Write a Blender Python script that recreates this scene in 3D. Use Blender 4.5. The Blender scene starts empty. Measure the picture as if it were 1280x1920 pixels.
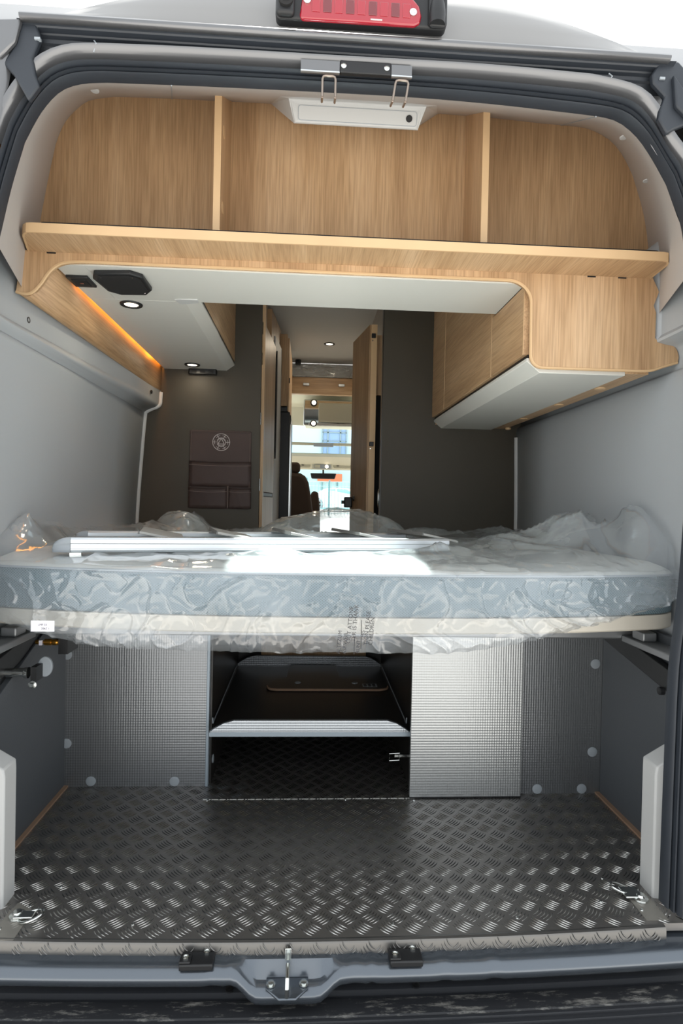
import bpy, bmesh, math, random
from math import pi, sin, cos, radians, sqrt, exp, hypot
from mathutils import Vector, Matrix, noise
random.seed(7)
SC = bpy.context.scene
COL = SC.collection

# ---------------------------------------------------------------- camera, sky, sun, exposure
cam = bpy.data.cameras.new('camera')
cam.sensor_fit = 'VERTICAL'; cam.sensor_height = 36.0
cam.lens = 36.0*1121/1920
cam.clip_start = 0.02; cam.clip_end = 200
cam_ob = bpy.data.objects.new('camera', cam); COL.objects.link(cam_ob)
cam_ob.matrix_world = (Matrix.Translation((-0.095, -1.35, 0.97)) @ Matrix.Rotation(radians(-3.2826), 4, 'Z')
                       @ Matrix.Rotation(radians(90-0.698), 4, 'X') @ Matrix.Rotation(radians(1.2), 4, 'Z'))
SC.camera = cam_ob
world = bpy.data.worlds.new('sky'); SC.world = world; world.use_nodes = True
bg = world.node_tree.nodes['Background']
bg.inputs['Color'].default_value = (0.93, 0.97, 1.0, 1); bg.inputs['Strength'].default_value = 1.3
sun = bpy.data.lights.new('sun', 'SUN'); sun.energy = 20.0; sun.angle = radians(1.0); sun.color = (1.0, 0.96, 0.9)
sun_ob = bpy.data.objects.new('sun', sun); COL.objects.link(sun_ob)
sun_ob.rotation_euler = Vector((0.03, -0.50, -0.866)).to_track_quat('-Z', 'Y').to_euler()
sun_ob.location = (0, 6, 10)
SC.view_settings.view_transform = 'Standard'
try: SC.view_settings.look = 'None'
except Exception: pass
SC.view_settings.gamma = 1.0
SC.view_settings.use_curve_mapping = False
SC.view_settings.exposure = 0.34
SC.cycles.max_bounces = 14; SC.cycles.diffuse_bounces = 6; SC.cycles.transparent_max_bounces = 24
SC.cycles.sample_clamp_indirect = 6.0

# ---------------------------------------------------------------- materials
def lin(c):
    return tuple(((v/255)/12.92 if v/255 <= .04045 else ((v/255+.055)/1.055)**2.4) for v in c) + (1.0,)
def new_mat(name):
    m = bpy.data.materials.new(name); m.use_nodes = True
    nt = m.node_tree; b = nt.nodes['Principled BSDF']
    return m, nt, b
def plain(name, col, rough=.5, metal=0., spec=.5, bump=0., bscale=300., var=0., coat=0., emit=None, estr=0.):
    m, nt, b = new_mat(name)
    b.inputs['Base Color'].default_value = lin(col); b.inputs['Roughness'].default_value = rough
    b.inputs['Metallic'].default_value = metal; b.inputs['Specular IOR Level'].default_value = spec
    b.inputs['Coat Weight'].default_value = coat
    if emit:
        b.inputs['Emission Color'].default_value = lin(emit); b.inputs['Emission Strength'].default_value = estr
    tc = nt.nodes.new('ShaderNodeTexCoord')
    if bump:
        n = nt.nodes.new('ShaderNodeTexNoise'); n.inputs['Scale'].default_value = bscale
        n.inputs['Detail'].default_value = 3
        nt.links.new(tc.outputs['Object'], n.inputs['Vector'])
        bp = nt.nodes.new('ShaderNodeBump'); bp.inputs['Strength'].default_value = bump; bp.inputs['Distance'].default_value = .002
        nt.links.new(n.outputs['Fac'], bp.inputs['Height']); nt.links.new(bp.outputs['Normal'], b.inputs['Normal'])
    if var:
        n = nt.nodes.new('ShaderNodeTexNoise'); n.inputs['Scale'].default_value = 6; n.inputs['Detail'].default_value = 5
        nt.links.new(tc.outputs['Object'], n.inputs['Vector'])
        r = nt.nodes.new('ShaderNodeValToRGB')
        r.color_ramp.elements[0].position = .3; r.color_ramp.elements[1].position = .7
        c = lin(col); r.color_ramp.elements[0].color = tuple(v*(1-var) for v in c[:3])+(1,)
        r.color_ramp.elements[1].color = tuple(min(1, v*(1+var)) for v in c[:3])+(1,)
        nt.links.new(n.outputs['Fac'], r.inputs['Fac']); nt.links.new(r.outputs['Color'], b.inputs['Base Color'])
    return m
def wood(name, grain, tone=1.0, rough=.42):
    m, nt, b = new_mat(name)
    tc = nt.nodes.new('ShaderNodeTexCoord'); mp = nt.nodes.new('ShaderNodeMapping')
    s = [9., 9., 9.]; s['xyz'.index(grain)] = .8
    mp.inputs['Scale'].default_value = s
    nt.links.new(tc.outputs['Object'], mp.inputs['Vector'])
    n1 = nt.nodes.new('ShaderNodeTexNoise'); n1.inputs['Scale'].default_value = 1.0; n1.inputs['Detail'].default_value = 6
    n1.inputs['Roughness'].default_value = .62; n1.inputs['Distortion'].default_value = .5
    nt.links.new(mp.outputs[0], n1.inputs['Vector'])
    mp2 = nt.nodes.new('ShaderNodeMapping'); s2 = [230., 230., 230.]; s2['xyz'.index(grain)] = 7.
    mp2.inputs['Scale'].default_value = s2; nt.links.new(tc.outputs['Object'], mp2.inputs['Vector'])
    n2 = nt.nodes.new('ShaderNodeTexNoise'); n2.inputs['Scale'].default_value = 1.0; n2.inputs['Detail'].default_value = 2
    nt.links.new(mp2.outputs[0], n2.inputs['Vector'])
    r = nt.nodes.new('ShaderNodeValToRGB'); e = r.color_ramp.elements
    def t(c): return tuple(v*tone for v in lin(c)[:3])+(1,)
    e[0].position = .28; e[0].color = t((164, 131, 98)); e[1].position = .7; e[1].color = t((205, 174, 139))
    k = e.new(.5); k.color = t((189, 156, 119))
    nt.links.new(n1.outputs['Fac'], r.inputs['Fac'])
    r2 = nt.nodes.new('ShaderNodeValToRGB'); e2 = r2.color_ramp.elements
    e2[0].position = .3; e2[0].color = (.74, .72, .69, 1); e2[1].position = .62; e2[1].color = (1, 1, 1, 1)
    nt.links.new(n2.outputs['Fac'], r2.inputs['Fac'])
    mx = nt.nodes.new('ShaderNodeMix'); mx.data_type = 'RGBA'; mx.blend_type = 'MULTIPLY'; mx.inputs[0].default_value = 1.
    nt.links.new(r.outputs['Color'], mx.inputs[6]); nt.links.new(r2.outputs['Color'], mx.inputs[7])
    nt.links.new(mx.outputs[2], b.inputs['Base Color'])
    b.inputs['Roughness'].default_value = rough; b.inputs['Specular IOR Level'].default_value = .35
    bp = nt.nodes.new('ShaderNodeBump'); bp.inputs['Strength'].default_value = .12; bp.inputs['Distance'].default_value = .001
    nt.links.new(n2.outputs['Fac'], bp.inputs['Height']); nt.links.new(bp.outputs['Normal'], b.inputs['Normal'])
    return m
def dimple(name, col, ax1, ax2, pitch=.0082, metal=.75, rough=.34, strength=.16):
    m, nt, b = new_mat(name)
    tc = nt.nodes.new('ShaderNodeTexCoord'); sp = nt.nodes.new('ShaderNodeSeparateXYZ')
    nt.links.new(tc.outputs['Object'], sp.inputs[0])
    def wave(ax, k):
        a = nt.nodes.new('ShaderNodeMath'); a.operation = 'MULTIPLY'; a.inputs[1].default_value = k
        nt.links.new(sp.outputs['XYZ'.index(ax.upper())], a.inputs[0])
        c = nt.nodes.new('ShaderNodeMath'); c.operation = 'SINE'; nt.links.new(a.outputs[0], c.inputs[0]); return c
    k = 2*pi/pitch
    w1 = wave(ax1, k); w2 = wave(ax2, k*.92)
    p = nt.nodes.new('ShaderNodeMath'); p.operation = 'ADD'
    nt.links.new(w1.outputs[0], p.inputs[0]); nt.links.new(w2.outputs[0], p.inputs[1])
    bp = nt.nodes.new('ShaderNodeBump'); bp.inputs['Strength'].default_value = strength; bp.inputs['Distance'].default_value = .0012
    nt.links.new(p.outputs[0], bp.inputs['Height']); nt.links.new(bp.outputs['Normal'], b.inputs['Normal'])
    b.inputs['Base Color'].default_value = lin(col); b.inputs['Metallic'].default_value = metal; b.inputs['Roughness'].default_value = rough
    return m
def lamp(name, col, strength):
    m = bpy.data.materials.new(name); m.use_nodes = True; nt = m.node_tree
    nt.nodes.remove(nt.nodes['Principled BSDF'])
    e = nt.nodes.new('ShaderNodeEmission'); e.inputs[0].default_value = lin(col); e.inputs[1].default_value = strength
    nt.links.new(e.outputs[0], nt.nodes['Material Output'].inputs[0]); return m
def film_mat(name, veil=.19, gloss=.42, tint=(232, 240, 246)):
    m = bpy.data.materials.new(name); m.use_nodes = True; nt = m.node_tree
    nt.nodes.remove(nt.nodes['Principled BSDF'])
    tr = nt.nodes.new('ShaderNodeBsdfTransparent'); tr.inputs[0].default_value = (.97, .98, .99, 1)
    gl = nt.nodes.new('ShaderNodeBsdfGlossy'); gl.inputs['Roughness'].default_value = .11; gl.inputs[0].default_value = (1, 1, 1, 1)
    df = nt.nodes.new('ShaderNodeBsdfDiffuse'); df.inputs[0].default_value = lin(tint)
    tl = nt.nodes.new('ShaderNodeBsdfTranslucent'); tl.inputs[0].default_value = lin(tint)
    a = nt.nodes.new('ShaderNodeMixShader'); a.inputs[0].default_value = .45
    nt.links.new(df.outputs[0], a.inputs[1]); nt.links.new(tl.outputs[0], a.inputs[2])
    tc = nt.nodes.new('ShaderNodeTexCoord'); n = nt.nodes.new('ShaderNodeTexNoise')
    n.inputs['Scale'].default_value = 5; n.inputs['Detail'].default_value = 5
    nt.links.new(tc.outputs['Object'], n.inputs['Vector'])
    mr = nt.nodes.new('ShaderNodeMapRange'); mr.inputs[1].default_value = .35; mr.inputs[2].default_value = .68
    mr.inputs[3].default_value = veil*.55; mr.inputs[4].default_value = veil*1.9
    nt.links.new(n.outputs['Fac'], mr.inputs[0])
    b = nt.nodes.new('ShaderNodeMixShader'); nt.links.new(mr.outputs[0], b.inputs[0])
    nt.links.new(tr.outputs[0], b.inputs[1]); nt.links.new(a.outputs[0], b.inputs[2])
    n2 = nt.nodes.new('ShaderNodeTexNoise'); n2.inputs['Scale'].default_value = 30; n2.inputs['Detail'].default_value = 4
    n2.inputs['Distortion'].default_value = 1.2
    nt.links.new(tc.outputs['Object'], n2.inputs['Vector'])
    bp = nt.nodes.new('ShaderNodeBump'); bp.inputs['Strength'].default_value = .16; bp.inputs['Distance'].default_value = .004
    nt.links.new(n2.outputs['Fac'], bp.inputs['Height'])
    nt.links.new(bp.outputs[0], gl.inputs['Normal'])
    fr = nt.nodes.new('ShaderNodeLayerWeight'); fr.inputs['Blend'].default_value = .5
    nt.links.new(bp.outputs[0], fr.inputs['Normal'])
    pw = nt.nodes.new('ShaderNodeMath'); pw.operation = 'POWER'; pw.inputs[1].default_value = 2.2
    nt.links.new(fr.outputs['Facing'], pw.inputs[0])
    mu = nt.nodes.new('ShaderNodeMath'); mu.operation = 'MULTIPLY_ADD'; mu.inputs[1].default_value = 1.7*gloss; mu.inputs[2].default_value = .065; mu.use_clamp = True
    nt.links.new(pw.outputs[0], mu.inputs[0])
    c = nt.nodes.new('ShaderNodeMixShader'); nt.links.new(mu.outputs[0], c.inputs[0])
    nt.links.new(b.outputs[0], c.inputs[1]); nt.links.new(gl.outputs[0], c.inputs[2])
    nt.links.new(c.outputs[0], nt.nodes['Material Output'].inputs[0]); return m
def mesh_fabric(name):
    m, nt, b = new_mat(name)
    tc = nt.nodes.new('ShaderNodeTexCoord'); sp = nt.nodes.new('ShaderNodeSeparateXYZ'); nt.links.new(tc.outputs['Object'], sp.inputs[0])
    def wave(ax, k):
        a = nt.nodes.new('ShaderNodeMath'); a.operation = 'MULTIPLY'; a.inputs[1].default_value = k
        nt.links.new(sp.outputs[ax], a.inputs[0])
        c = nt.nodes.new('ShaderNodeMath'); c.operation = 'SINE'; nt.links.new(a.outputs[0], c.inputs[0]); return c
    w1 = wave(0, 800); w2 = wave(2, 950)
    p = nt.nodes.new('ShaderNodeMath'); p.operation = 'MULTIPLY'; nt.links.new(w1.outputs[0], p.inputs[0]); nt.links.new(w2.outputs[0], p.inputs[1])
    r = nt.nodes.new('ShaderNodeValToRGB'); e = r.color_ramp.elements
    e[0].position = .35; e[0].color = lin((104, 122, 130)); e[1].position = .7; e[1].color = lin((36, 48, 54))
    nt.links.new(p.outputs[0], r.inputs['Fac']); nt.links.new(r.outputs['Color'], b.inputs['Base Color'])
    b.inputs['Roughness'].default_value = .9
    return m

M = {}
M['white'] = plain('white_plastic', (186, 187, 186), .55, bump=.05, bscale=500)
M['headliner'] = plain('headliner', (178, 173, 169), .7, bump=.08, bscale=700)
M['wallwhite'] = plain('wall_lining', (164, 169, 173), .6, bump=.06, bscale=600)
M['soffit'] = plain('soffit_white', (202, 202, 196), .45)
M['woodz'] = wood('oak_vertical', 'z'); M['woody'] = wood('oak_lengthwise', 'y'); M['woodx'] = wood('oak_crosswise', 'x')
M['woodedge'] = plain('oak_edge_band', (200, 168, 128), .45, var=.06)
M['woodshade'] = wood('oak_shaded', 'z', .8)  # same oak laminate, with shade put into a darker tone
M['olive'] = plain('dark_olive_laminate', (62, 57, 47), .6, bump=.08, bscale=500, var=.05)
M['black'] = plain('black_plastic', (26, 27, 29), .45)
M['blackmatte'] = plain('black_matte', (20, 20, 21), .75)
M['rubber'] = plain('black_rubber', (42, 47, 54), .5, bump=.06, bscale=400, var=.12)
M['silver'] = plain('silver_paint', (112, 113, 115), .3, metal=.6, coat=.5)
M['roofpaint'] = plain('roof_paint', (126, 125, 124), .35, metal=.15, coat=.4)
M['sillpaint'] = plain('grey_metallic_paint', (92, 99, 107), .26, metal=.7, coat=.5)
M['alu'] = plain('brushed_aluminium', (205, 210, 214), .32, metal=.85)
M['alumatte'] = plain('anodised_aluminium', (140, 142, 144), .4, metal=.6)
M['tread'] = plain('tread_plate', (150, 147, 144), .40, metal=.9, bump=.04, bscale=120, var=.08)
M['treadbar'] = plain('tread_bar', (178, 177, 174), .2, metal=1.0)
M['treadlite'] = plain('tread_plate_light', (112, 111, 109), .36, metal=.85, bump=.05, bscale=120)
M['cornerplate'] = plain('corner_plate', (146, 143, 136), .4, metal=.5)
M['panel'] = dimple('dimpled_grey_panel', (132, 135, 138), 'x', 'z')
M['slidepanel'] = dimple('dimpled_silver_panel', (172, 175, 176), 'x', 'z', rough=.30)
M['sidepanel'] = plain('anthracite_panel', (78, 82, 86), .5, bump=.12, bscale=260)
M['edge'] = plain('grey_edge_band', (140, 152, 162), .4, metal=.3)
M['cap'] = plain('grey_cap', (150, 157, 163), .5)
M['dark'] = plain('dark_laminate', (38, 36, 34), .28, bump=.03, bscale=300)
M['darkboard'] = plain('dark_board', (52, 47, 42), .32)
M['wire'] = plain('wire_steel', (150, 138, 128), .35, metal=.9)
M['chrome'] = plain('zinc', (215, 218, 215), .2, metal=1.)
M['brass'] = plain('brass', (190, 140, 60), .28, metal=1.)
M['bumper'] = plain('bumper_black', (40, 42, 46), .42, bump=.15, bscale=250)
M['red'] = plain('red_lens', (150, 12, 34), .12, coat=1.)
M['reddark'] = plain('red_lens_dark', (100, 6, 20), .15, coat=1.)
M['treadgrey'] = plain('grey_tread', (158, 158, 154), .6)
M['treadend'] = plain('tread_end_grey', (108, 108, 106), .6)
M['leather'] = plain('brown_leather', (66, 51, 47), .62, bump=.25, bscale=240, var=.12)
M['leatherdark'] = plain('brown_leather_dark', (58, 44, 41), .7, bump=.2, bscale=240)
M['thread'] = plain('pale_thread', (120, 105, 98), .8)
M['emblem'] = plain('silver_print', (196, 190, 188), .5)
M['seat'] = plain('brown_seat_fabric', (82, 67, 57), .8, bump=.2, bscale=200, var=.05)
M['mattop'] = plain('pale_ticking', (206, 208, 204), .95, bump=.5, bscale=420, var=.07)
M['matside'] = mesh_fabric('blue_grey_mesh')
M['cream'] = plain('pale_bed_board', (178, 172, 160), .6, var=.05)
M['film'] = film_mat('clear_polythene')
M['film2'] = film_mat('clear_polythene_bag', .24, .4, (226, 232, 232))
M['beige'] = plain('cab_beige', (206, 204, 186), .6)
M['beigedark'] = plain('visor_beige', (186, 182, 160), .7)
M['mirror'] = plain('mirror', (190, 192, 190), .05, metal=1.)
M['paper'] = plain('white_paper', (226, 224, 234), .7)
M['ink'] = plain('ink', (46, 44, 46), .7)
M['asphalt'] = plain('asphalt', (160, 159, 157), .9, bump=.4, bscale=40, var=.1)
M['facade'] = plain('facade', (214, 218, 232), .8)
M['pane'] = plain('dark_pane', (158, 172, 205), .3)
M['tealglass'] = plain('teal_glazing', (176, 214, 218), .3)
M['tealdark'] = plain('teal_dark', (96, 140, 146), .5)
M['cabinfloor'] = plain('cabin_floor', (160, 148, 130), .5)
M['corrwhite'] = plain('corridor_wall', (170, 165, 156), .6)
M['orange'] = plain('orange_sign', (225, 110, 70), .6)
M['teal'] = plain('teal_mesh', (130, 190, 195), .6)
M['carwhite'] = plain('car_white', (236, 238, 240), .2, coat=1.)
M['brownedge'] = plain('raw_edge', (150, 122, 100), .8, var=.1)
M['lampwarm'] = lamp('warm_lamp', (255, 236, 205), 5.0)
M['ledstrip'] = lamp('led_strip', (255, 160, 52), 27.0)
M['dirt'] = None
def bumper_step():
    m, nt, b = new_mat('worn_bumper_step')
    tc = nt.nodes.new('ShaderNodeTexCoord'); mp = nt.nodes.new('ShaderNodeMapping'); mp.inputs['Scale'].default_value = (14, 60, 20)
    nt.links.new(tc.outputs['Object'], mp.inputs['Vector'])
    n = nt.nodes.new('ShaderNodeTexNoise'); n.inputs['Scale'].default_value = 1; n.inputs['Detail'].default_value = 7; n.inputs['Roughness'].default_value = .75
    nt.links.new(mp.outputs[0], n.inputs['Vector'])
    r = nt.nodes.new('ShaderNodeValToRGB'); e = r.color_ramp.elements
    e[0].position = .52; e[0].color = lin((30, 32, 36)); e[1].position = .74; e[1].color = lin((150, 148, 142))
    nt.links.new(n.outputs['Fac'], r.inputs['Fac']); nt.links.new(r.outputs['Color'], b.inputs['Base Color'])
    b.inputs['Roughness'].default_value = .6
    return m
M['step'] = bumper_step()
def glass_mat(name, tint=(.9, .97, .98)):
    m = bpy.data.materials.new(name); m.use_nodes = True; nt = m.node_tree
    nt.nodes.remove(nt.nodes['Principled BSDF'])
    tr = nt.nodes.new('ShaderNodeBsdfTransparent'); tr.inputs[0].default_value = tint+(1,)
    gl = nt.nodes.new('ShaderNodeBsdfGlossy'); gl.inputs['Roughness'].default_value = .02
    fr = nt.nodes.new('ShaderNodeFresnel'); fr.inputs[0].default_value = 1.3
    mx = nt.nodes.new('ShaderNodeMixShader'); nt.links.new(fr.outputs[0], mx.inputs[0])
    nt.links.new(tr.outputs[0], mx.inputs[1]); nt.links.new(gl.outputs[0], mx.inputs[2])
    nt.links.new(mx.outputs[0], nt.nodes['Material Output'].inputs[0]); return m
M['glass'] = glass_mat('clear_glass')

# ---------------------------------------------------------------- geometry helpers
def wloc(o):
    v = Vector((0, 0, 0))
    while o is not None: v += o.location; o = o.parent
    return v
class MB:
    def __init__(s): s.v = []; s.f = []; s.mi = []; s.cur = 0
    def add(s, vs, fs):
        o = len(s.v); s.v += [tuple(p) for p in vs]; s.f += [tuple(i+o for i in f) for f in fs]; s.mi += [s.cur]*len(fs); return s
    def box(s, x0, x1, y0, y1, z0, z1, rot=None, piv=None):
        vs = [Vector((x, y, z)) for x in (x0, x1) for y in (y0, y1) for z in (z0, z1)]
        if rot is not None:
            p = Vector(piv) if piv is not None else Vector(((x0+x1)/2, (y0+y1)/2, (z0+z1)/2))
            vs = [rot @ (v-p)+p for v in vs]
        return s.add(vs, [(0, 1, 3, 2), (4, 6, 7, 5), (0, 4, 5, 1), (2, 3, 7, 6), (0, 2, 6, 4), (1, 5, 7, 3)])
    def prism(s, pts, axis, a0, a1):
        n = len(pts)
        def mk(p, a):
            return (a, p[0], p[1]) if axis == 'x' else (p[0], a, p[1]) if axis == 'y' else (p[0], p[1], a)
        vs = [mk(p, a0) for p in pts]+[mk(p, a1) for p in pts]
        fs = [tuple(range(n))[::-1], tuple(range(n, 2*n))]+[(i, (i+1) % n, n+(i+1) % n, n+i) for i in range(n)]
        return s.add(vs, fs)
    def strip(s, pts, axis, a0, a1, th=0., n=1):
        """open polyline swept along an axis"""
        def mk(p, a):
            return (a, p[0], p[1]) if axis == 'x' else (p[0], a, p[1]) if axis == 'y' else (p[0], p[1], a)
        vs = []; k = len(pts)
        for j in range(n+1):
            a = a0+(a1-a0)*j/n
            vs += [mk(p, a) for p in pts]
        fs = [(j*k+i, j*k+i+1, (j+1)*k+i+1, (j+1)*k+i) for j in range(n) for i in range(k-1)]
        return s.add(vs, fs)
    def loft(s, rings, closed=False):
        k = len(rings[0]); vs = [p for r in rings for p in r]; m = k if closed else k-1
        return s.add(vs, [(j*k+i, j*k+(i+1) % k, (j+1)*k+(i+1) % k, (j+1)*k+i) for j in range(len(rings)-1) for i in range(m)])
    def tube(s, path, r, n=10, closed=False, caps=True):
        P = [Vector(p) for p in path]; m = len(P); rings = []
        rr = r if isinstance(r, (list, tuple)) else [r]*m
        up = None
        for i in range(m):
            a = P[(i-1) % m] if (closed or i > 0) else P[i]; b = P[(i+1) % m] if (closed or i < m-1) else P[i]
            t = (b-a).normalized()
            if up is None:
                up = Vector((0, 0, 1)) if abs(t.z) < .9 else Vector((1, 0, 0))
            u = (up-t*up.dot(t)); u = u.normalized() if u.length > 1e-6 else t.orthogonal().normalized(); up = u
            w = t.cross(u)
            rings.append([P[i]+(u*cos(2*pi*k/n)+w*sin(2*pi*k/n))*rr[i] for k in range(n)])
        if closed: rings.append(rings[0])
        s.loft(rings, True)
        if caps and not closed:
            o = len(s.v); s.add(rings[0], [tuple(range(n))[::-1]]); s.add(rings[-1], [tuple(range(n))])
        return s
    def lathe(s, prof, c, axis='z', n=24):
        """prof: (radius, height) list; axis points along +axis (or '-z')"""
        sg = -1 if axis[0] == '-' else 1; ax = axis[-1]; rings = []
        for r, h in prof:
            h *= sg; ring = []
            for k in range(n):
                a = 2*pi*k/n; u, w = r*cos(a), r*sin(a)
                p = (u, w, h) if ax == 'z' else (u, h, w) if ax == 'y' else (h, u, w)
                ring.append((c[0]+p[0], c[1]+p[1], c[2]+p[2]))
            rings.append(ring)
        s.loft(rings, True)
        s.add(rings[0], [tuple(range(n))]); s.add(rings[-1], [tuple(range(n))])
        return s
    def build(s, name, mat, parent=None, smooth=30, bevel=0., solid=0., local=False, seg=2, recalc=True):
        me = bpy.data.meshes.new(name)
        off = Vector((0, 0, 0)) if (parent is None or local) else wloc(parent)
        me.from_pydata([(v[0]-off.x, v[1]-off.y, v[2]-off.z) for v in s.v], [], s.f)
        mats = mat if isinstance(mat, (list, tuple)) else [mat]
        for q in mats: me.materials.append(q)
        if len(mats) > 1: me.polygons.foreach_set('material_index', s.mi)
        bm = bmesh.new(); bm.from_mesh(me)
        bmesh.ops.remove_doubles(bm, verts=bm.verts, dist=1e-5)
        if recalc: bmesh.ops.recalc_face_normals(bm, faces=bm.faces)
        bm.to_mesh(me); bm.free()
        if smooth:
            me.polygons.foreach_set('use_smooth', [True]*len(me.polygons)); me.set_sharp_from_angle(angle=radians(smooth))
        o = bpy.data.objects.new(name, me); COL.objects.link(o)
        if parent is not None: o.parent = parent
        if solid:
            d = o.modifiers.new('solid', 'SOLIDIFY'); d.thickness = solid; d.offset = 0
        if bevel:
            d = o.modifiers.new('bevel', 'BEVEL'); d.width = bevel; d.segments = seg; d.limit_method = 'ANGLE'; d.angle_limit = radians(40)
            d.harden_normals = False
        return o
def tag(o, label=None, cat=None, group=None, kind=None):
    if label: o['label'] = label
    if cat: o['category'] = cat
    if group: o['group'] = group
    if kind: o['kind'] = kind
    return o
def thing(name, loc, label, cat, group=None):
    o = bpy.data.objects.new(name, None); COL.objects.link(o); o.location = loc; o.empty_display_size = .05
    return tag(o, label, cat, group)
def copy_tree(o, parent=None):
    c = o.copy(); COL.objects.link(c)
    if parent is not None: c.parent = parent
    for ch in list(o.children): copy_tree(ch, c)
    return c
def struct(o): o['kind'] = 'structure'; return o
def lerp(a, b, t): return a+(b-a)*t
def resample(pts, n):
    d = [0]
    for a, b in zip(pts, pts[1:]): d.append(d[-1]+hypot(b[0]-a[0], b[1]-a[1]))
    out = []; j = 0
    for i in range(n):
        t = d[-1]*i/(n-1)
        while j < len(d)-2 and d[j+1] < t: j += 1
        u = (t-d[j])/max(1e-9, d[j+1]-d[j]); out.append((lerp(pts[j][0], pts[j+1][0], u), lerp(pts[j][1], pts[j+1][1], u)))
    return out
def catmull(pts, k=6):
    out = []; n = len(pts)
    for i in range(n-1):
        p0 = pts[max(0, i-1)]; p1 = pts[i]; p2 = pts[i+1]; p3 = pts[min(n-1, i+2)]
        for j in range(k):
            t = j/k
            out.append(tuple(.5*((2*p1[c])+(-p0[c]+p2[c])*t+(2*p0[c]-5*p1[c]+4*p2[c]-p3[c])*t*t+(-p0[c]+3*p1[c]-3*p2[c]+p3[c])*t**3) for c in range(len(p1))))
    out.append(tuple(pts[-1])); return out
def rrect(x0, x1, y0, y1, r, n=5):
    out = []
    for cx, cy, a in ((x1-r, y1-r, 0), (x0+r, y1-r, pi/2), (x0+r, y0+r, pi), (x1-r, y0+r, 3*pi/2)):
        for i in range(n+1): out.append((cx+r*cos(a+pi/2*i/n), cy+r*sin(a+pi/2*i/n)))
    return out
def sections(secs, counts):
    out = []
    for i, (s, c) in enumerate(zip(secs, counts)):
        r = resample(s, c); out += r if i == 0 else r[1:]
    return out
def bow(x): return .024*(1-min(1, abs(x)/.77)**2)

# ================================================================ STRUCTURE
# ---- ground outside, rising ahead of the parked van
g = MB(); ys = [-14, 6.5, 27.0, 70]; zs = [-.56, -.56, .66, .66]
g.loft([[(-40, y, z), (40, y, z)] for y, z in zip(ys, zs)])
struct(g.build('ground', M['asphalt'], smooth=0))

# ---- side walls: moulded lining profiles
LW = [(-.925, 0.0), (-.925, .55), (-.925, .75), (-.92, .95), (-.905, 1.2), (-.892, 1.38), (-.885, 1.40), (-.86, 1.415), (-.835, 1.425), (-.822, 1.44), (-.82, 1.47), (-.815, 1.60), (-.83, 1.75)]
RW = [(.945, 0.0), (.95, .55), (.955, .75), (.955, .95), (.95, 1.2), (.948, 1.35), (.966, 1.38), (.970, 1.42), (.955, 1.447), (.912, 1.457), (.893, 1.475), (.893, 1.60), (.905, 1.75)]
def wall(name, prof, sgn):
    pr = catmull(prof, 4); m = MB()
    rings = []
    for y, dx in ((.06, .06), (.10, .03), (.16, .008), (.22, 0), (.318, 0), (.34, 0), (.5, 0), (.7, 0), (.9, 0), (1.2, 0), (1.62, 0)):
        ring = []
        for p in pr:
            x = p[0]
            if p[1] > 1.395:
                k = max(0, min(1, (p[1]-1.395)/.05)); far = max(0, min(1, (y-.30)/1.2))
                x = lerp(x, sgn*(.905 if sgn < 0 else .945), k*(1-far)) if sgn < 0 else (lerp(x, .912, max(0, min(1, (p[1]-1.455)/.02))) if y < .33 else x)
            ring.append((x-sgn*dx*.6, y, p[1]))
        rings.append(ring)
    m.loft(rings)
    return struct(m.build(name, M['wallwhite'], solid=.008))
wl = wall('wall_left', LW, -1)
# left wall ledge reaches further out near the door (wide smooth ledge of the moulding)
wr = wall('wall_right', RW, 1)
for sgn, par, prof, nm in ((-1, wl, LW, 'end_trim'), (1, wr, RW, 'end_trim')):
    pr = [p for p in catmull(prof, 4) if .6 < p[1] < (1.50 if sgn < 0 else 1.35)]
    MB().tube([(p[0]-sgn*.006, 1.588, p[1]) for p in pr], .011, 8).build(nm, M['white'], par)
# outer shell behind the linings (closes the body to the light)
for sgn, nm in ((-1, 'wall_outer_left'), (1, 'wall_outer_right')):
    struct(MB().box(*sorted((sgn*1.0, sgn*1.03)), .08, 3.75, -.3, 2.25).box(*sorted((sgn*1.0, sgn*1.03)), 3.75, 5.2, -.3, .85).build(nm, M['silver']))
# small dark screw holes in the left ledge
for y, z, xo in ((.40, 1.475, -.897), (1.45, 1.47, -.8215)):
    MB().lathe([(.009, 0), (.009, .004), (.005, .004), (.005, .001)], (xo, y, z), 'x', 14).build('screw_hole', M['black'], wl)
# ---- dark olive partition walls at the foot of the bed
dl = struct(MB().box(-.99, -.333, 1.6, 1.63, 0, 2.14).build('wall_front_left', M['olive'], bevel=.001))
dr = struct(MB().box(.266, .99, 1.6, 1.63, 0, 2.14).build('wall_front_right', M['olive'], bevel=.001))
MB().lathe([(.004, 0), (.004, .004)], (-.60, 1.6, 1.26), '-y', 10).build('paint_chip', M['cap'], dl)
# ---- ceiling with the roof hatch opening over the bed
c = MB()
hx0, hx1, hy0, hy1 = -.34, .17, .90, 1.30
for a in ((-1.0, 1.0, .515, hy0), (-1.0, 1.0, hy1, 3.64), (-1.0, hx0, hy0, hy1), (hx1, 1.0, hy0, hy1)):
    c.box(a[0], a[1], a[2], a[3], 2.14, 2.2)
ce = struct(c.build('ceiling', M['white']))
hf = MB()
for a in ((hx0-.03, hx1+.03, hy0-.03, hy0), (hx0-.03, hx1+.03, hy1, hy1+.03), (hx0-.03, hx0, hy0, hy1), (hx1, hx1+.03, hy0, hy1)):
    hf.box(a[0], a[1], a[2], a[3], 2.125, 2.23)
hw = struct(hf.build('window_2', M['white'])); MB().box(hx0, hx1, hy0, hy1, 2.215, 2.221).build('hatch_pane', M['glass'], hw)
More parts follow.
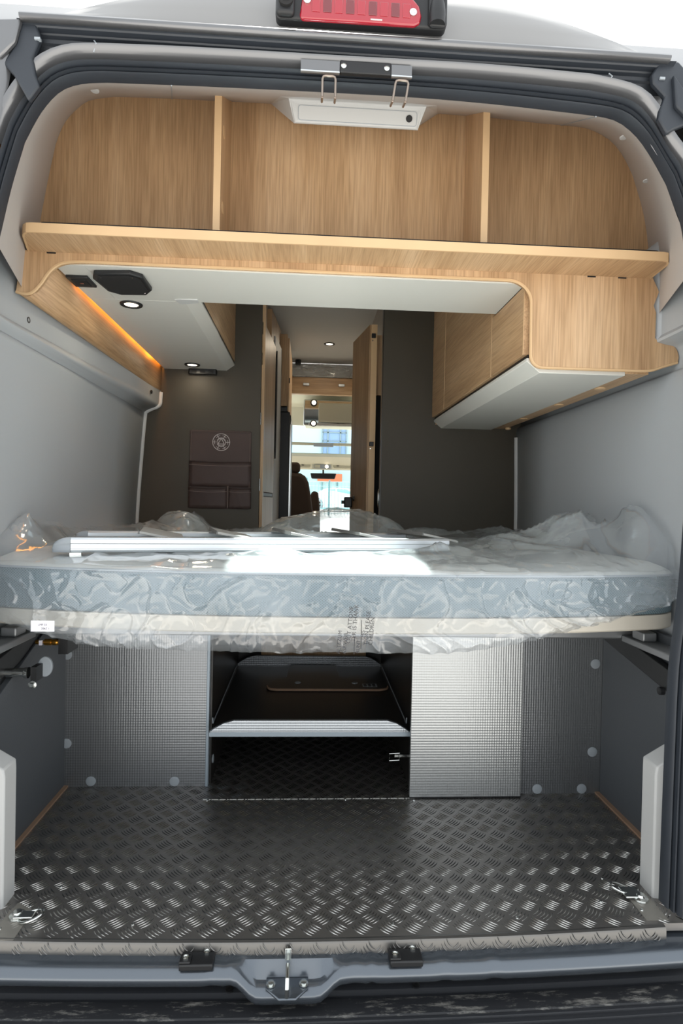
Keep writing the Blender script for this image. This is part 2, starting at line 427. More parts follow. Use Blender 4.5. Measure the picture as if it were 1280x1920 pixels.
# bulkhead over the rear shelf so the roof is closed
struct(MB().prism([(.02, 1.99), (.1, 2.12), (.3, 2.25), (.52, 2.29), (5.0, 2.29), (5.0, 2.27), (.53, 2.27), (.31, 2.23), (.12, 2.10), (.04, 1.985)], 'x', -1.02, hx0-.04).build('roof_outer_left', M['silver']))
struct(MB().prism([(.02, 1.99), (.1, 2.12), (.3, 2.25), (.52, 2.29), (5.0, 2.29), (5.0, 2.27), (.53, 2.27), (.31, 2.23), (.12, 2.10), (.04, 1.985)], 'x', hx1+.04, 1.02).build('roof_outer_right', M['silver']))
struct(MB().prism([(.02, 1.99), (.1, 2.12), (.3, 2.25), (.52, 2.29), (hy0-.04, 2.29), (hy0-.04, 2.27), (.53, 2.27), (.31, 2.23), (.12, 2.10), (.04, 1.985)], 'x', hx0-.04, hx1+.04).build('roof_outer_rear', M['silver']))
struct(MB().box(hx0-.04, hx1+.04, hy1+.04, 5.0, 2.27, 2.29).build('roof_outer_front', M['silver']))

# ---- door aperture loops
A_l = [(-.82, .02), (-.835, .5), (-.838, 1.1), (-.825, 1.40), (-.80, 1.569), (-.778, 1.672), (-.75, 1.775)]
A_c1 = [(-.75, 1.775), (-.716, 1.843), (-.675, 1.893), (-.628, 1.914), (-.569, 1.921)]
A_t = [(-.569, 1.921), (-.33, 1.926), (-.035, 1.929), (.165, 1.929), (.343, 1.924), (.53, 1.914)]
A_c2 = [(.53, 1.914), (.616, 1.905), (.669, 1.873), (.71, 1.824), (.752, 1.757)]
A_r = [(.752, 1.757), (.78, 1.688), (.794, 1.65), (.815, 1.5), (.825, 1.2), (.81, .8), (.791, .606), (.786, .398), (.782, .02)]
CN = (34, 14, 20, 14, 40)
A = sections([catmull(s) for s in (A_l, A_c1, A_t, A_c2, A_r)], CN)
O_l = [(-.85, .0), (-.865, .5), (-.87, 1.1), (-.85, 1.45), (-.815, 1.62), (-.787, 1.732), (-.765, 1.80)]
O_c1 = [(-.765, 1.80), (-.735, 1.855), (-.69, 1.91), (-.635, 1.938), (-.56, 1.945)]
O_t = [(-.56, 1.945), (-.384, 1.949), (-.037, 1.951), (.283, 1.953), (.535, 1.946)]
O_c2 = [(.535, 1.946), (.638, 1.927), (.684, 1.886), (.718, 1.832), (.755, 1.79)]
O_r = [(.755, 1.79), (.775, 1.75), (.82, 1.6), (.85, 1.2), (.845, .8), (.835, .6), (.83, .4), (.825, .0)]
O = sections([catmull(s) for s in (O_l, O_c1, O_t, O_c2, O_r)], CN)
seal = MB()
prof = [(0, .03, 0), (.12, .012, 0), (.34, .004, 0), (.46, .010, 0), (.5, .03, 0), (.55, .03, 0), (.6, .016, 0), (.72, .014, 0), (.77, .034, 0), (.81, .034, 0), (.86, .022, 0), (.95, .026, 0), (1.0, .046, 0), (1.0, .054, 0)]
seal.loft([[(lerp(o[0], a[0], t), y, lerp(o[1], a[1], t)) for o, a in zip(O, A)] for t, y, _ in prof])
struct(seal.build('trim_1', M['rubber'], smooth=40))['label'] = 'black ribbed rubber seal around the rear door opening'
# ---- white headliner trim between the seal and the shelf back panel
B_l = [(-.925, 1.54), (-.915, 1.75), (-.889, 1.919), (-.867, 2.032)]
B_c1 = [(-.867, 2.032), (-.85, 2.08), (-.83, 2.113), (-.80, 2.145), (-.768, 2.167), (-.70, 2.181)]
B_t = [(-.70, 2.181), (-.5, 2.186), (.0, 2.189), (.4, 2.186), (.62, 2.176)]
B_c2 = [(.62, 2.176), (.70, 2.174), (.759, 2.169), (.81, 2.15), (.846, 2.126), (.88, 2.085), (.91, 2.029)]
B_r = [(.91, 2.029), (.948, 1.913), (.968, 1.797), (.97, 1.7), (.965, 1.54)]
A2_l = [(-.806, 1.54), (-.80, 1.569), (-.778, 1.672), (-.75, 1.775)]
A2_r = [(.752, 1.757), (.78, 1.688), (.794, 1.65), (.81, 1.54)]
CN2 = (24, 14, 24, 14, 24)
HA = sections([catmull(s) for s in (A2_l, A_c1, A_t, A_c2, A2_r)], CN2)
HB = sections([catmull(s) for s in (B_l, B_c1, B_t, B_c2, B_r)], CN2)
hd = MB()
def hring(t, bulge=.0):
    return [(lerp(a[0], b[0], t), lerp(.055, .5, t), lerp(a[1], b[1], t)+bulge) for a, b in zip(HA, HB)]
hd.loft([hring(t) for t in (0, .15, .35, .6, .85, 1.0)])
head = struct(hd.build('trim_2', M['headliner'], smooth=60)); head['label'] = 'white moulded trim curving from the door seal to the shelf'
# panel joints of the headliner: thin recessed lines
def hpoint(i, t): 
    a, b = HA[i], HB[i]; return Vector((lerp(a[0], b[0], t), lerp(.055, .5, t), lerp(a[1], b[1], t)))
for i, j in ((39, 40), (61, 60)):
    k = i
    MB().tube([hpoint(k, t)+Vector((0, 0, -.0005)) for t in (0, .25, .5, .75, 1)], .0016, 6).build('panel_joint', M['cap'], head)
for p in ((18+24-8, .35), (66, .3), (72, .5)):
    q = hpoint(p[0], p[1])
    MB().lathe([(.011, 0), (.010, .002), (.004, .003)], (q.x, q.y, q.z-.002), '-z', 14).build('clip_cover', M['white'], head)

# ---- painted steel inner frame of the opening, top channel, roof lip
S1 = [(x, z) for x, z in O]
fr = MB()
i0 = 32; i1 = len(O)-39
def frame_ring(off, y, k=1.0):
    out = []
    for i in range(i0, i1+1):
        o = O[i]; p = O[i-1]; q = O[i+1]; tx, tz = q[0]-p[0], q[1]-p[1]; L = hypot(tx, tz); nx, nz = -tz/L, tx/L
        if nz < 0 and abs(o[0]) < .5: nx, nz = -nx, -nz
        out.append((o[0]+nx*off, y, o[1]+nz*off))
    return out
fr.loft([frame_ring(-.012, .035), frame_ring(.0, .022), frame_ring(.006, .012), frame_ring(.009, .004), frame_ring(.016, -.002), frame_ring(.022, -.004), frame_ring(.026, .004), frame_ring(.024, .02)])
frm = struct(fr.build('trim_3', M['silver'], smooth=60)); frm['label'] = 'silver painted steel lip above the door seal'
for xs in (-.583, .575):
    MB().tube([(xs, .005, 1.952), (xs+.008, -.003, 1.966), (xs+.002, .001, 1.974)], .0016, 6).build('weld_seam', M['cap'], frm)
ch = MB()
ch.strip([(-.024, 1.993), (-.012, 1.990), (-.010, 1.987), (.004, 1.986), (.006, 1.983), (.002, 1.980), (.012, 1.979), (.014, 1.972), (.02, 1.969), (.03, 1.950)], 'x', -.735, .722)
struct(ch.build('trim_4', M['rubber'], smooth=25))['label'] = 'dark ribbed gutter under the roof edge'
lip = MB()
lip.strip([(-.018, 1.990), (-.026, 1.9905), (-.031, 1.994), (-.032, 1.999), (-.029, 2.004), (-.022, 2.0055), (-.016, 2.0055)], 'x', -.727, .705)
struct(lip.build('trim_5', M['silver'], smooth=60, solid=.001))['label'] = 'silver roof edge above the opening'
# roof header body panel
rh = MB(); rows = [(-.0185, 2.0045, .705), (-.015, 2.016, .69), (-.010, 2.034, .655), (-.002, 2.06, .60), (.012, 2.10, .51), (.04, 2.15, .42), (.10, 2.21, .36), (.3, 2.29, .30)]
rings = []
for y, z, hw in rows:
    ring = []
    for i in range(41):
        u = -1+2*i/40; e = abs(u)**4
        ring.append((hw*u, y+.02*e*(1 if z > 2.02 else .1), z))
    rings.append(ring)
rh.loft(rings)
struct(rh.build('roof_header', M['roofpaint'], smooth=70))['label'] = 'silver roof panel above the rear door opening'

# corner blocks and door pillars left and right of the opening
for sgn in (-1, 1):
    m = MB()
    if sgn < 0: pts = [(-.730, 1.999), (-.700, 1.995), (-.690, 1.965), (-.707, 1.92), (-.700, 1.884), (-.691, 1.861), (-.714, 1.828), (-.745, 1.881), (-.768, 1.905), (-.741, 1.95)]
    else: pts = [(.690, 2.0), (.734, 2.003), (.757, 1.98), (.765, 1.864), (.726, 1.847), (.711, 1.837), (.691, 1.87), (.694, 1.891), (.705, 1.922), (.676, 1.95), (.672, 1.97)]
    face = [(-.79, 1.989), (-.726, 1.994), (-.739, 1.944), (-.768, 1.91), (-.79, 1.905)] if sgn < 0 else [(.717, 1.965), (.752, 1.919), (.756, 1.865), (.724, 1.893)]
    m.prism(pts, 'y', -.012, .004)
    hc = struct(m.build('door_hinge_corner', M['rubber'], bevel=.004))
    MB().prism(face, 'y', -.024, -.010).build('hinge_cover', M['silver' if sgn < 0 else 'rubber'], hc, bevel=.004)
    MB().box(sgn*.695-.006, sgn*.695+.006, -.016, -.008, 1.957, 1.962).build('clip', M['cap'], bpy.data.objects['door_hinge_corner' if sgn < 0 else 'door_hinge_corner.001'])
    m = MB()
    pr = [(.0, 0.0), (-.012, .008), (-.02, .025), (-.018, .05), (-.008, .075), (.0, .12), (.01, .16)]
    zs_ = [(-.1, .0), (.6, .0), (1.2, .0), (1.5, 0.), (1.70, .0), (1.80, .0), (1.87, .0), (1.93, .0), (1.99, 0)]
    base = [(-.1, .85), (.6, .865), (1.2, .865), (1.5, .848), (1.70, .80), (1.80, .776), (1.87, .76), (1.93, .752), (1.985, .742)]
    m.loft([[(sgn*(b+dx), y, z) for y, dx in pr] for z, b in base])
    struct(m.build('door_pillar', M['silver'], smooth=60))

# ---- floor: aluminium tread plate, real embossed bars
fl = MB()
NX = 36
xsL = [(-.905, .70), (.925, .63)]
front = [(-.905+1.83*i/NX) for i in range(NX+1)]
poly = [(x, .0-bow(x)) for x in front]
fl.prism(poly+[(.925, 1.55), (-.905, 1.55)], 'z', -.018, 0.0)
floor = struct(fl.build('floor', M['tread'], smooth=0)); floor['label'] = 'dark aluminium tread plate floor of the garage'
PIT = .0587; PITY = .069
def bars(mb, cx, cy, ang, z=0., L=.039, n=5, clip=None, plane='z'):
    ca, sa = cos(ang), sin(ang)
    for i in range(n):
        o = (i-(n-1)/2)*.0078
        pts = []; N = 5
        sec = []
        for k in range(N):
            t = -1+2*k/(N-1); w = .0015*(1-t*t)**.5+.0002; h = .0014*(1-t*t)**.5
            u = t*L/2; v = o+.0028*(t*t-.5)
            sec.append([(u, v-w, 0), (u, v, h), (u, v+w, 0)])
        vs = []
        for s3 in sec:
            for (u, v, h) in s3:
                a, b = cx+u*ca-v*sa, cy+u*sa+v*ca
                vs.append((a, b, z+h) if plane == 'z' else (a, z-h, b))
        if clip and not all(clip(p) for p in vs): continue
        mb.add(vs, [(k*3+j, k*3+j+1, k*3+j+4, k*3+j+3) for k in range(N-1) for j in range(2)])
tb = MB()
inside = lambda p: -.90 < p[0] < .92 and p[1] > -.004-bow(p[0]) and p[1] < 1.25
for i in range(-17, 18):
    for j in range(-1, 19):
        x = i*PIT+.02; y = j*PITY+.04
        bars(tb, x, y, radians(45), clip=inside)
        bars(tb, x+PIT/2, y+PITY/2, radians(-45), clip=inside)
o = tb.build('tread_bars', M['treadbar'], floor, smooth=60); o['kind'] = 'stuff'
# floor screws
sc0 = None
def screw(p, par, r=.0042, axis='z', name='screw'):
    MB().lathe([(r, 0), (r*.85, r*.45), (r*.4, r*.6)], p, axis, 10).build(name, M['chrome'], par)
for x, y in ((-.474, .03), (-.174, .016), (.121, .014), (.421, .028), (-.40, .60), (.05, .60), (.275, .59), (-.69, .17), (.70, .17), (.65, .08)):
    screw((x, y, 0), floor)
MB().box(-.415, .285, .607, .610, 0, .0015).build('floor_joint', M['chrome'], floor)
# brown raw edge strips beside the floor
for sgn, x in ((-1, -.888), (1, .915)):
    MB().box(x-.008, x+.008, .05, .70, 0, .006).build('edge_strip', M['brownedge'], floor)

# ================================================================ REAR SILL
sp = thing('sill_strip', (0, 0, 0), 'bent tread plate edging along the front of the garage floor', 'edging')
m = MB(); rings = []
for i in range(NX+1):
    x = -.75+1.51*i/NX; b = -bow(x)
    rings.append([(x, -.001+b, .0005), (x, -.006+b, .0016), (x, -.012+b, .0), (x, -.0145+b, -.006), (x, -.0155+b, -.032), (x, -.012+b, -.033)])
m.loft(rings); m.build('strip', M['treadlite'], sp, smooth=25)
m = MB()
for i in range(-12, 13):
    x = i*PIT
    b = -bow(x)
    if abs(x) < .73:
        bars(m, x, -.017, radians(-50), z=-.0152+b, L=.024, n=4, plane='y')
        bars(m, x+PIT/2, -.020, radians(45), z=-.0152+b, L=.018, n=3, plane='y')
o = m.build('tread_bars', M['treadlite'], sp, smooth=60); o['kind'] = 'stuff'
rs = thing('rear_sill', (0, -.05, -.08), 'grey metallic painted steel sill below the tread plate edging', 'sill')
m = MB(); rings = []
N = 120
for i in range(N+1):
    x = -.82+1.66*i/N; b = -bow(x)
    # latch recess in the middle: the rolled edge dips outward and down
    d = max(0, min(1, (.118-abs(x+.117))/.055)); d = d*d*(3-2*d)
    rib = 0
    for rx, rw in ((-.325+.0, .0), (-.235, .012), (-.275, .012), (.065, .012), (.225, .014), (.335, .014), (.03, .016)):
        if rw and abs(x-rx) < rw: rib = max(rib, .004*(1-((x-rx)/rw)**2))
    end = 0
    dd = .034*d
    prof = [(.03, -.026), (-.028, -.0265), (-.040, -.0285), (-.049, -.032), (-.056, -.037), (-.060, -.044), (-.061, -.052), (-.058, -.062), (-.050, -.068), (-.03, -.07)]
    rings.append([(x, y+b*.9-(.008*d if y < -.045 else 0), z-dd*(1 if y < -.03 else .0)+(rib if -.06 < y < 0 else 0)-end*.01) for y, z in prof])
m.loft(rings); m.build('painted_sheet', M['sillpaint'], rs, smooth=50)
# latch striker on the sill
st = thing('door_striker', (-.117, -.06, -.06), 'zinc door striker with two bolts in the sill recess', 'latch')
b0 = -.022
m = MB(); m.prism([(-.16, -.048), (-.158, -.08), (-.135, -.098), (-.1, -.098), (-.077, -.08), (-.075, -.048)], 'y', -.078+b0*.2, -.066)
m = MB(); pl = [(-.163, -.05), (-.163, -.068), (-.134, -.088), (-.098, -.088), (-.072, -.068), (-.072, -.05)]
m.prism([(x, -.01+(z+.05)*1.5-.052) for x, z in pl], 'z', -.064, -.058); m.build('base_plate', M['sillpaint'], st, bevel=.002)
for x in (-.152, -.082):
    m = MB(); m.lathe([(.010, 0), (.010, .002), (.0065, .0025), (.0065, .007), (.003, .0075)], (x, -.082, -.057), 'z', 12); m.build('bolt', M['chrome'], st)
m = MB(); m.tube([(-.117, -.115, -.056), (-.117, -.118, -.038), (-.117, -.105, -.028), (-.117, -.065, -.028), (-.117, -.056, -.036), (-.117, -.054, -.056)], .0045, 10); m.build('striker_pin', M['chrome'], st)
MB().box(-.124, -.11, -.05, -.046, -.06, -.004).build('strap', M['chrome'], st, bevel=.001)
# black rubber stops on the sill
for k, (x, lab) in enumerate(((-.312, 'black plastic door stop with bolts on the sill, left of the striker'), (.140, 'black plastic door stop with bolts on the sill, right of the striker'))):
    t = thing('door_stop', (x, -.06, -.03), lab, 'stop', 'door stops on the rear sill')
    b = -bow(x)
    m = MB(); m.box(x-.036, x+.036, -.058+b, -.018+b, -.028, -.014); m.build('pad', M['black'], t, bevel=.003)
    MB().box(x-.036, x-.012, -.056+b, -.03+b, -.014, -.009).build('raised_block', M['black'], t, bevel=.002)
    for dx, dy, dz in ((-.024, -.043, -.009), (.018, -.021, -.014)):
        MB().lathe([(.007, 0), (.007, .003), (.004, .004), (.003, .002)], (x+dx, dy+b, dz), 'z', 12).build('bolt', M['chrome'], t)
# bumper
bu = thing('rear_bumper', (0, -.2, -.3), 'black plastic rear bumper step with scuffed dusty top', 'bumper')
m = MB(); rings = []
for i in range(41):
    x = -1.0+2.0*i/40; b = -.03*(1-(x)**2)
    rings.append([(x, y+b, z) for y, z in ((.06, -.103), (.0, -.105), (-.008, -.109), (-.010, -.121), (-.016, -.122))])
m.loft(rings); m.build('rear_lip', M['bumper'], bu, smooth=30)
m = MB(); rings = []
for i in range(41):
    x = -1.0+2.0*i/40; b = -.03*(1-(x)**2)
    rings.append([(x, y+b, z) for y, z in ((-.016, -.121), (-.019, -.1185), (-.062, -.1185), (-.065, -.121), (-.068, -.121))])
m.loft(rings); m.build('step_top', M['step'], bu, smooth=30)
m = MB(); rings = []
for i in range(41):
    x = -1.0+2.0*i/40; b = -.03*(1-(x)**2)
    rings.append([(x, y+b, z) for y, z in ((-.067, -.122), (-.069, -.119), (-.075, -.119), (-.077, -.123), (-.083, -.123), (-.085, -.119), (-.093, -.119), (-.095, -.123), (-.101, -.123), (-.103, -.119), (-.22, -.119), (-.26, -.13), (-.28, -.17), (-.28, -.42))])
m.loft(rings); m.build('ribbed_edge', M['bumper'], bu, smooth=30)
for x in (-.245, .17):
    b = -.03*(1-x*x)
    MB().lathe([(.009, 0), (.009, .003), (.005, .004), (.003, .0035)], (x, -.004+b, -.107), 'z', 14).build('push_clip', M['black'], bu)

# ================================================================ OVERHEAD SHELF
sh = thing('overhead_shelf', (0, .4, 1.62), 'light oak overhead shelf unit across the van with open compartments', 'shelf')
bo = [(-.812, .203), (-.80, .2), (.838, .2), (.852, .204), (.862, .222), (.875, .34), (.885, .49), (-.885, .49), (-.868, .34), (-.832, .222), (-.824, .21)]
MB().prism(bo, 'z', 1.637, 1.659).build('shelf_board', M['woody'], sh, bevel=.002)
m = MB(); edge = [(-.866, .33), (-.834, .228), (-.826, .212), (-.813, .2005), (-.80, .198), (.838, .198), (.853, .2015), (.863, .215), (.8665, .228), (.876, .33)]
edge2 = [(-.860, .33), (-.829, .23), (-.822, .216), (-.811, .205), (-.80, .203), (.838, .203), (.850, .206), (.858, .218), (.861, .23), (.871, .33)]
m.loft([[(x, y, 1.6365) for x, y in edge2], [(x, y, 1.6365) for x, y in edge], [(x, y, 1.6605) for x, y in edge], [(x, y, 1.6605) for x, y in edge2]])
m.build('edge_band', M['woodedge'], sh)
m = MB(); m.prism(rrect(-.785, .835, .208, .30, .012), 'z', 1.659, 1.669); m.build('mat_rim', M['blackmatte'], sh, bevel=.003)
# back panel follows the headliner curve
bp_pts = [(x, z) for x, z in HB if z > 1.66]
bp_pts = [(bp_pts[0][0], 1.655)]+bp_pts+[(bp_pts[-1][0], 1.655)]
MB().prism(bp_pts, 'y', .495, .512).build('back_panel', M['woodz'], sh)
for x0, x1, inner in ((-.366, -.348, 1), (.371, .389, -1)):
    z_at = lambda y: 1.926+.26*(y-.05)/.445
    d = MB().prism([(.3, 1.659), (.3, z_at(.3)), (.496, z_at(.496)), (.496, 1.659)], 'x', x0, x1).build('divider', M['woodz'], sh, bevel=.001)
    MB().box(x0-.0005, x1+.0005, .2975, .3005, 1.662, z_at(.3)).build('edge_band', M['woodedge'], d)
    if inner > 0:
        for z in (2.0, 1.79):
            MB().lathe([(.016, 0), (.016, .0015), (.012, .002)], (x1, .345, z), 'x', 18).build('cover_cap', M['woodedge'], d)
# fascia
fc_low = catmull([(-.892, 1.526), (-.866, 1.521), (-.846, 1.529), (-.826, 1.552), (-.808, 1.580), (-.785, 1.602), (-.755, 1.612), (-.70, 1.615)], 5)+[(.46, 1.615)]+[(.46+.068*sin(a*pi/20), 1.553+.062*cos(a*pi/20)) for a in range(1, 11)]
fc_low2 = [(.528, 1.555), (.53, 1.41)]+[(.566-.036*cos(a*pi/20), 1.407-.036*sin(a*pi/20)) for a in range(1, 11)]+[(.835, 1.371)]+catmull([(.835, 1.371), (.88, 1.373), (.92, 1.386), (.961, 1.399)], 4)
fc_up = catmull([(.961, 1.399), (.963, 1.42), (.952, 1.443), (.93, 1.452), (.905, 1.456), (.892, 1.468)], 4)+[(.893, 1.54), (.885, 1.56), (.90, 1.60), (.88, 1.64), (-.872, 1.64), (-.876, 1.6), (-.888, 1.56)]
MB().prism(fc_low+fc_low2[1:]+fc_up[1:], 'y', .32, .336).build('fascia', M['woodz'], sh)
path = fc_low+fc_low2[1:]
m = MB(); m.tube([(x, .3215, z+.001) for x, z in path], .0042, 6); m.build('edge_band', M['woodedge'], sh)
MB().box(-.72, .515, .336, .605, 1.611, 1.63).build('soffit', M['soffit'], sh, bevel=.001)
MB().box(-.735, .515, .59, .605, 1.632, 2.14).build('rear_board', M['woodshade'], sh)
for x in (-.80, .70, .79):
    MB().box(x-.012, x+.012, .3185, .3195, 1.633, 1.6365).build('bracket', M['black'], sh)

# ================================================================ LEFT OVERHEAD CABINET
lc = thing('overhead_cabinet', (-.6, .97, 1.6), 'white underside overhead cabinet on the left with oak cove and lamps', 'cabinet')
MB().prism([(-.80, 1.611), (-.50, 1.611), (-.463, 1.638), (-.463, 1.646), (-.505, 1.622), (-.80, 1.622)], 'y', .606, 1.6).build('underside', M['soffit'], lc, bevel=.0015)
MB().box(-.80, -.72, .336, .606, 1.611, 1.622).build('underside_panel', M['soffit'], lc)
MB().prism([(-.53, .585), (-.51, .575), (-.455, .575), (-.455, .605), (-.50, .62), (-.52, .62)], 'z', 1.608, 1.618).build('corner_cap', M['white'], lc, bevel=.001)
MB().box(-.474, -.464, .61, 1.6, 1.64, 1.656).build('shadow_gap', M['black'], lc)
MB().box(-.478, -.462, .61, 1.598, 1.656, 2.13).build('door', M['woody'], lc, bevel=.001)
cove0 = catmull([(-.890, 1.527), (-.868, 1.519), (-.850, 1.527), (-.834, 1.55), (-.822, 1.578), (-.815, 1.60), (-.812, 1.625), (-.811, 1.65)], 5)
cove1 = catmull([(-.826, 1.502), (-.820, 1.497), (-.816, 1.508), (-.8135, 1.53), (-.812, 1.56), (-.811, 1.59), (-.8105, 1.62), (-.810, 1.65)], 5)
m = MB(); m.loft([[(lerp(a[0], b[0], t), lerp(.33, 1.598, t), lerp(a[1], b[1], t)) for a, b in zip(cove0, cove1)] for t in (0, .25, .5, .75, 1)])
m.build('cove_panel', M['woody'], lc, smooth=60, solid=.003)
m = MB(); m.strip([(-.809, 1.650), (-.789, 1.648)], 'y', .36, 1.57); m.build('light_strip', M['ledstrip'], lc)
MB().box(-.812, -.79, .336, 1.6, 1.652, 1.66).build('strip_cover', M['white'], lc)
# octagonal speaker
spk = thing('speaker', (-.65, .46, 1.60), 'black octagonal loudspeaker set in the white underside, upper left', 'speaker')
oc = [(-.702, .362), (-.60, .352), (-.572, .378), (-.572, .478), (-.60, .522), (-.677, .528), (-.708, .50), (-.718, .40)]
MB().prism(oc, 'z', 1.598, 1.611).build('frame', M['black'], spk, bevel=.003)
cx, cy = -.645, .440
MB().prism([(cx+(x-cx)*.86, cy+(y-cy)*.86) for x, y in oc], 'z', 1.5965, 1.599).build('grille', M['blackmatte'], spk)
for x, y in ((-.69, .385), (-.60, .375), (-.60, .502), (-.68, .508)): screw((x, y, 1.598), spk, .003, '-z')
# rocker switch plate
sw = thing('switch_plate', (-.775, .465, 1.60), 'black switch plate with a small red mark beside the speaker', 'switch')
MB().prism([(-.736, .487), (-.736, .408), (-.798, .408), (-.798, .487)], 'z', 1.603, 1.611).build('frame', M['black'], sw, bevel=.002)
MB().prism([(-.746, .474), (-.746, .421), (-.788, .421), (-.788, .474)], 'z', 1.601, 1.605).build('rocker', M['blackmatte'], sw, bevel=.002)
MB().box(-.770, -.760, .444, .45, 1.6002, 1.6015).build('red_mark', M['reddark'], sw)
# recessed spot lamps
def spot(loc, label, r=.036, energy=.3):
    t = thing('spot_lamp', loc, label, 'lamp', 'round ceiling spot lamps')
    x, y, z = loc
    MB().lathe([(r*.60, .001), (r*.66, .004), (r*.95, .005), (r, .002), (r, -.002)], loc, '-z', 28).build('bezel', M['black'], t)
    MB().lathe([(r*.62, .0), (r*.60, .0025), (.001, .003)], loc, '-z', 28).build('diffuser', M['lampwarm'], t)
    L = bpy.data.lights.new('spot_lamp_light', 'AREA'); L.shape = 'DISK'; L.size = r*1.2; L.energy = energy; L.color = (1, .86, .66)
    lo = bpy.data.objects.new('spot_lamp_light', L); COL.objects.link(lo); lo.parent = t; lo.location = (0, 0, -.008)
    return t
spot((-.682, .648, 1.611), 'round warm spot lamp in the left cabinet underside, behind the speaker')
spot((-.645, 1.49, 1.611), 'round warm spot lamp beside the dark partition, above the leather organizer')
spot((.042, 3.02, 2.14), 'round warm spot lamp in the corridor ceiling', .04, 1.6)
# socket strip near the back of the underside
ss = thing('socket_strip', (-.58, 1.575, 1.59), 'black socket strip under the left cabinet against the partition', 'socket')
MB().prism(rrect(-.68, -.545, 1.572, 1.5985, .008), 'z', 1.586, 1.611).build('housing', M['black'], ss, bevel=.002)
for x in (-.652, -.612, -.572): MB().box(x-.012, x+.012, 1.570, 1.5725, 1.591, 1.604).build('socket', M['blackmatte'], ss)

# ================================================================ RIGHT OVERHEAD CABINET
rc = thing('overhead_cabinet', (.65, .97, 1.36), 'oak overhead cabinet with lipped white underside on the right', 'cabinet')
MB().prism([(.524, 1.392), (.562, 1.360), (.815, 1.360), (.815, 1.372), (.57, 1.372), (.536, 1.402), (.524, 1.402)], 'y', .336, 1.598).build('underside', M['soffit'], rc, bevel=.0015)
MB().box(.815, .885, .336, 1.598, 1.366, 1.378).build('bottom_rail', M['woody'], rc, bevel=.001)
for y in (.55, .87, 1.24):
    MB().lathe([(.018, 0), (.017, .003), (.008, .004)], (.848, y, 1.366), '-z', 20).build('cover_cap', M['woodedge'], rc)
MB().lathe([(.014, 0), (.013, .008), (.006, .01)], (.885, 1.55, 1.366), '-z', 16).build('cover_cap', M['woodedge'], rc)
MB().box(.528, .545, .34, 1.598, 1.395, 1.412).build('shadow_gap', M['black'], rc)
for y0, y1 in ((.34, .640), (.644, 1.335), (1.340, 1.598)):
    zt = 2.13 if y0 > .6 else 1.609
    d = MB().box(.514, .532, y0, y1, 1.412, zt).build('door', M['woody'], rc, bevel=.0015)
    MB().box(.5135, .5145, y0, y0+.004, 1.412, zt).build('edge_band', M['woodedge'], d)
MB().box(.532, .9, 1.590, 1.598, 1.378, 2.13).build('end_board', M['woodshade'], rc)

# ================================================================ HEADER BOX, HOOKS, LATCH PLATE
hb = thing('service_box', (.0, .3, 2.03), 'white moulded housing with a locked lid under the roof, centre top', 'box')
bx = [(-.215, .5, 2.19), (.275, .5, 2.19)]
def hz(y): return 1.928+.26*(y-.05)/.45
m = MB()
top = [(-.19, .17, hz(.17)), (.21, .17, hz(.17)), (.27, .5, hz(.5)), (-.215, .5, hz(.5))]
bot = [(-.150, .225, 1.982), (.168, .225, 1.982), (.20, .47, 2.125), (-.155, .47, 2.125)]
m.add(top+bot, [(0, 1, 5, 4), (1, 2, 6, 5), (2, 3, 7, 6), (3, 0, 4, 7), (4, 5, 6, 7)])
m = MB()
top = [(-.21, .20, hz(.20)+.002), (.25, .20, hz(.20)+.002), (.285, .50, hz(.5)), (-.23, .50, hz(.5))]
f1 = [(-.158, .232, hz(.232)-.006), (.190, .232, hz(.232)-.006)]
f2 = [(-.150, .25, 1.976), (.180, .25, 1.976), (.205, .494, 2.13), (-.16, .494, 2.13)]
m.add(top+f1+f2, [(0, 1, 5, 4), (4, 5, 7, 6), (1, 2, 8, 7, 5), (0, 4, 6, 9, 3), (6, 7, 8, 9), (2, 3, 9, 8)])
m.build('housing', M['white'], hb, smooth=0, bevel=.008, seg=3)
# lid on the face between f1 and f2
a0, a1, a2 = Vector((-.158, .232, hz(.232)-.006)), Vector((.190, .232, hz(.232)-.006)), Vector((-.150, .25, 1.976))
ux = (a1-a0).normalized(); uz = (a0-a2); uz = (uz-ux*uz.dot(ux)).normalized(); un = ux.cross(uz).normalized()
if un.y > 0: un = -un
LH = (a0-a2).length
def onface(u, v, n): return a2+ux*u+uz*v+un*n
def plate(mb, pts, n0, n1):
    k = len(pts); vs = [onface(u, v, n0) for u, v in pts]+[onface(u, v, n1) for u, v in pts]
    mb.add(vs, [tuple(range(k)), tuple(range(k, 2*k))]+[(i, (i+1) % k, k+(i+1) % k, k+i) for i in range(k)])
m = MB(); plate(m, rrect(.010, .325, .008, LH-.012, .007), -.002, .0012); m.build('lid_gap', M['cap'], hb)
m = MB(); plate(m, rrect(.0115, .3235, .0095, LH-.0135, .006), .0, .0022); ld = m.build('lid', M['white'], hb)
m = MB(); plate(m, [(.304+.0085*cos(2*pi*i/20), (LH-.005)/2+.0085*sin(2*pi*i/20)) for i in range(20)], .002, .0045); m.build('lock', M['black'], ld)
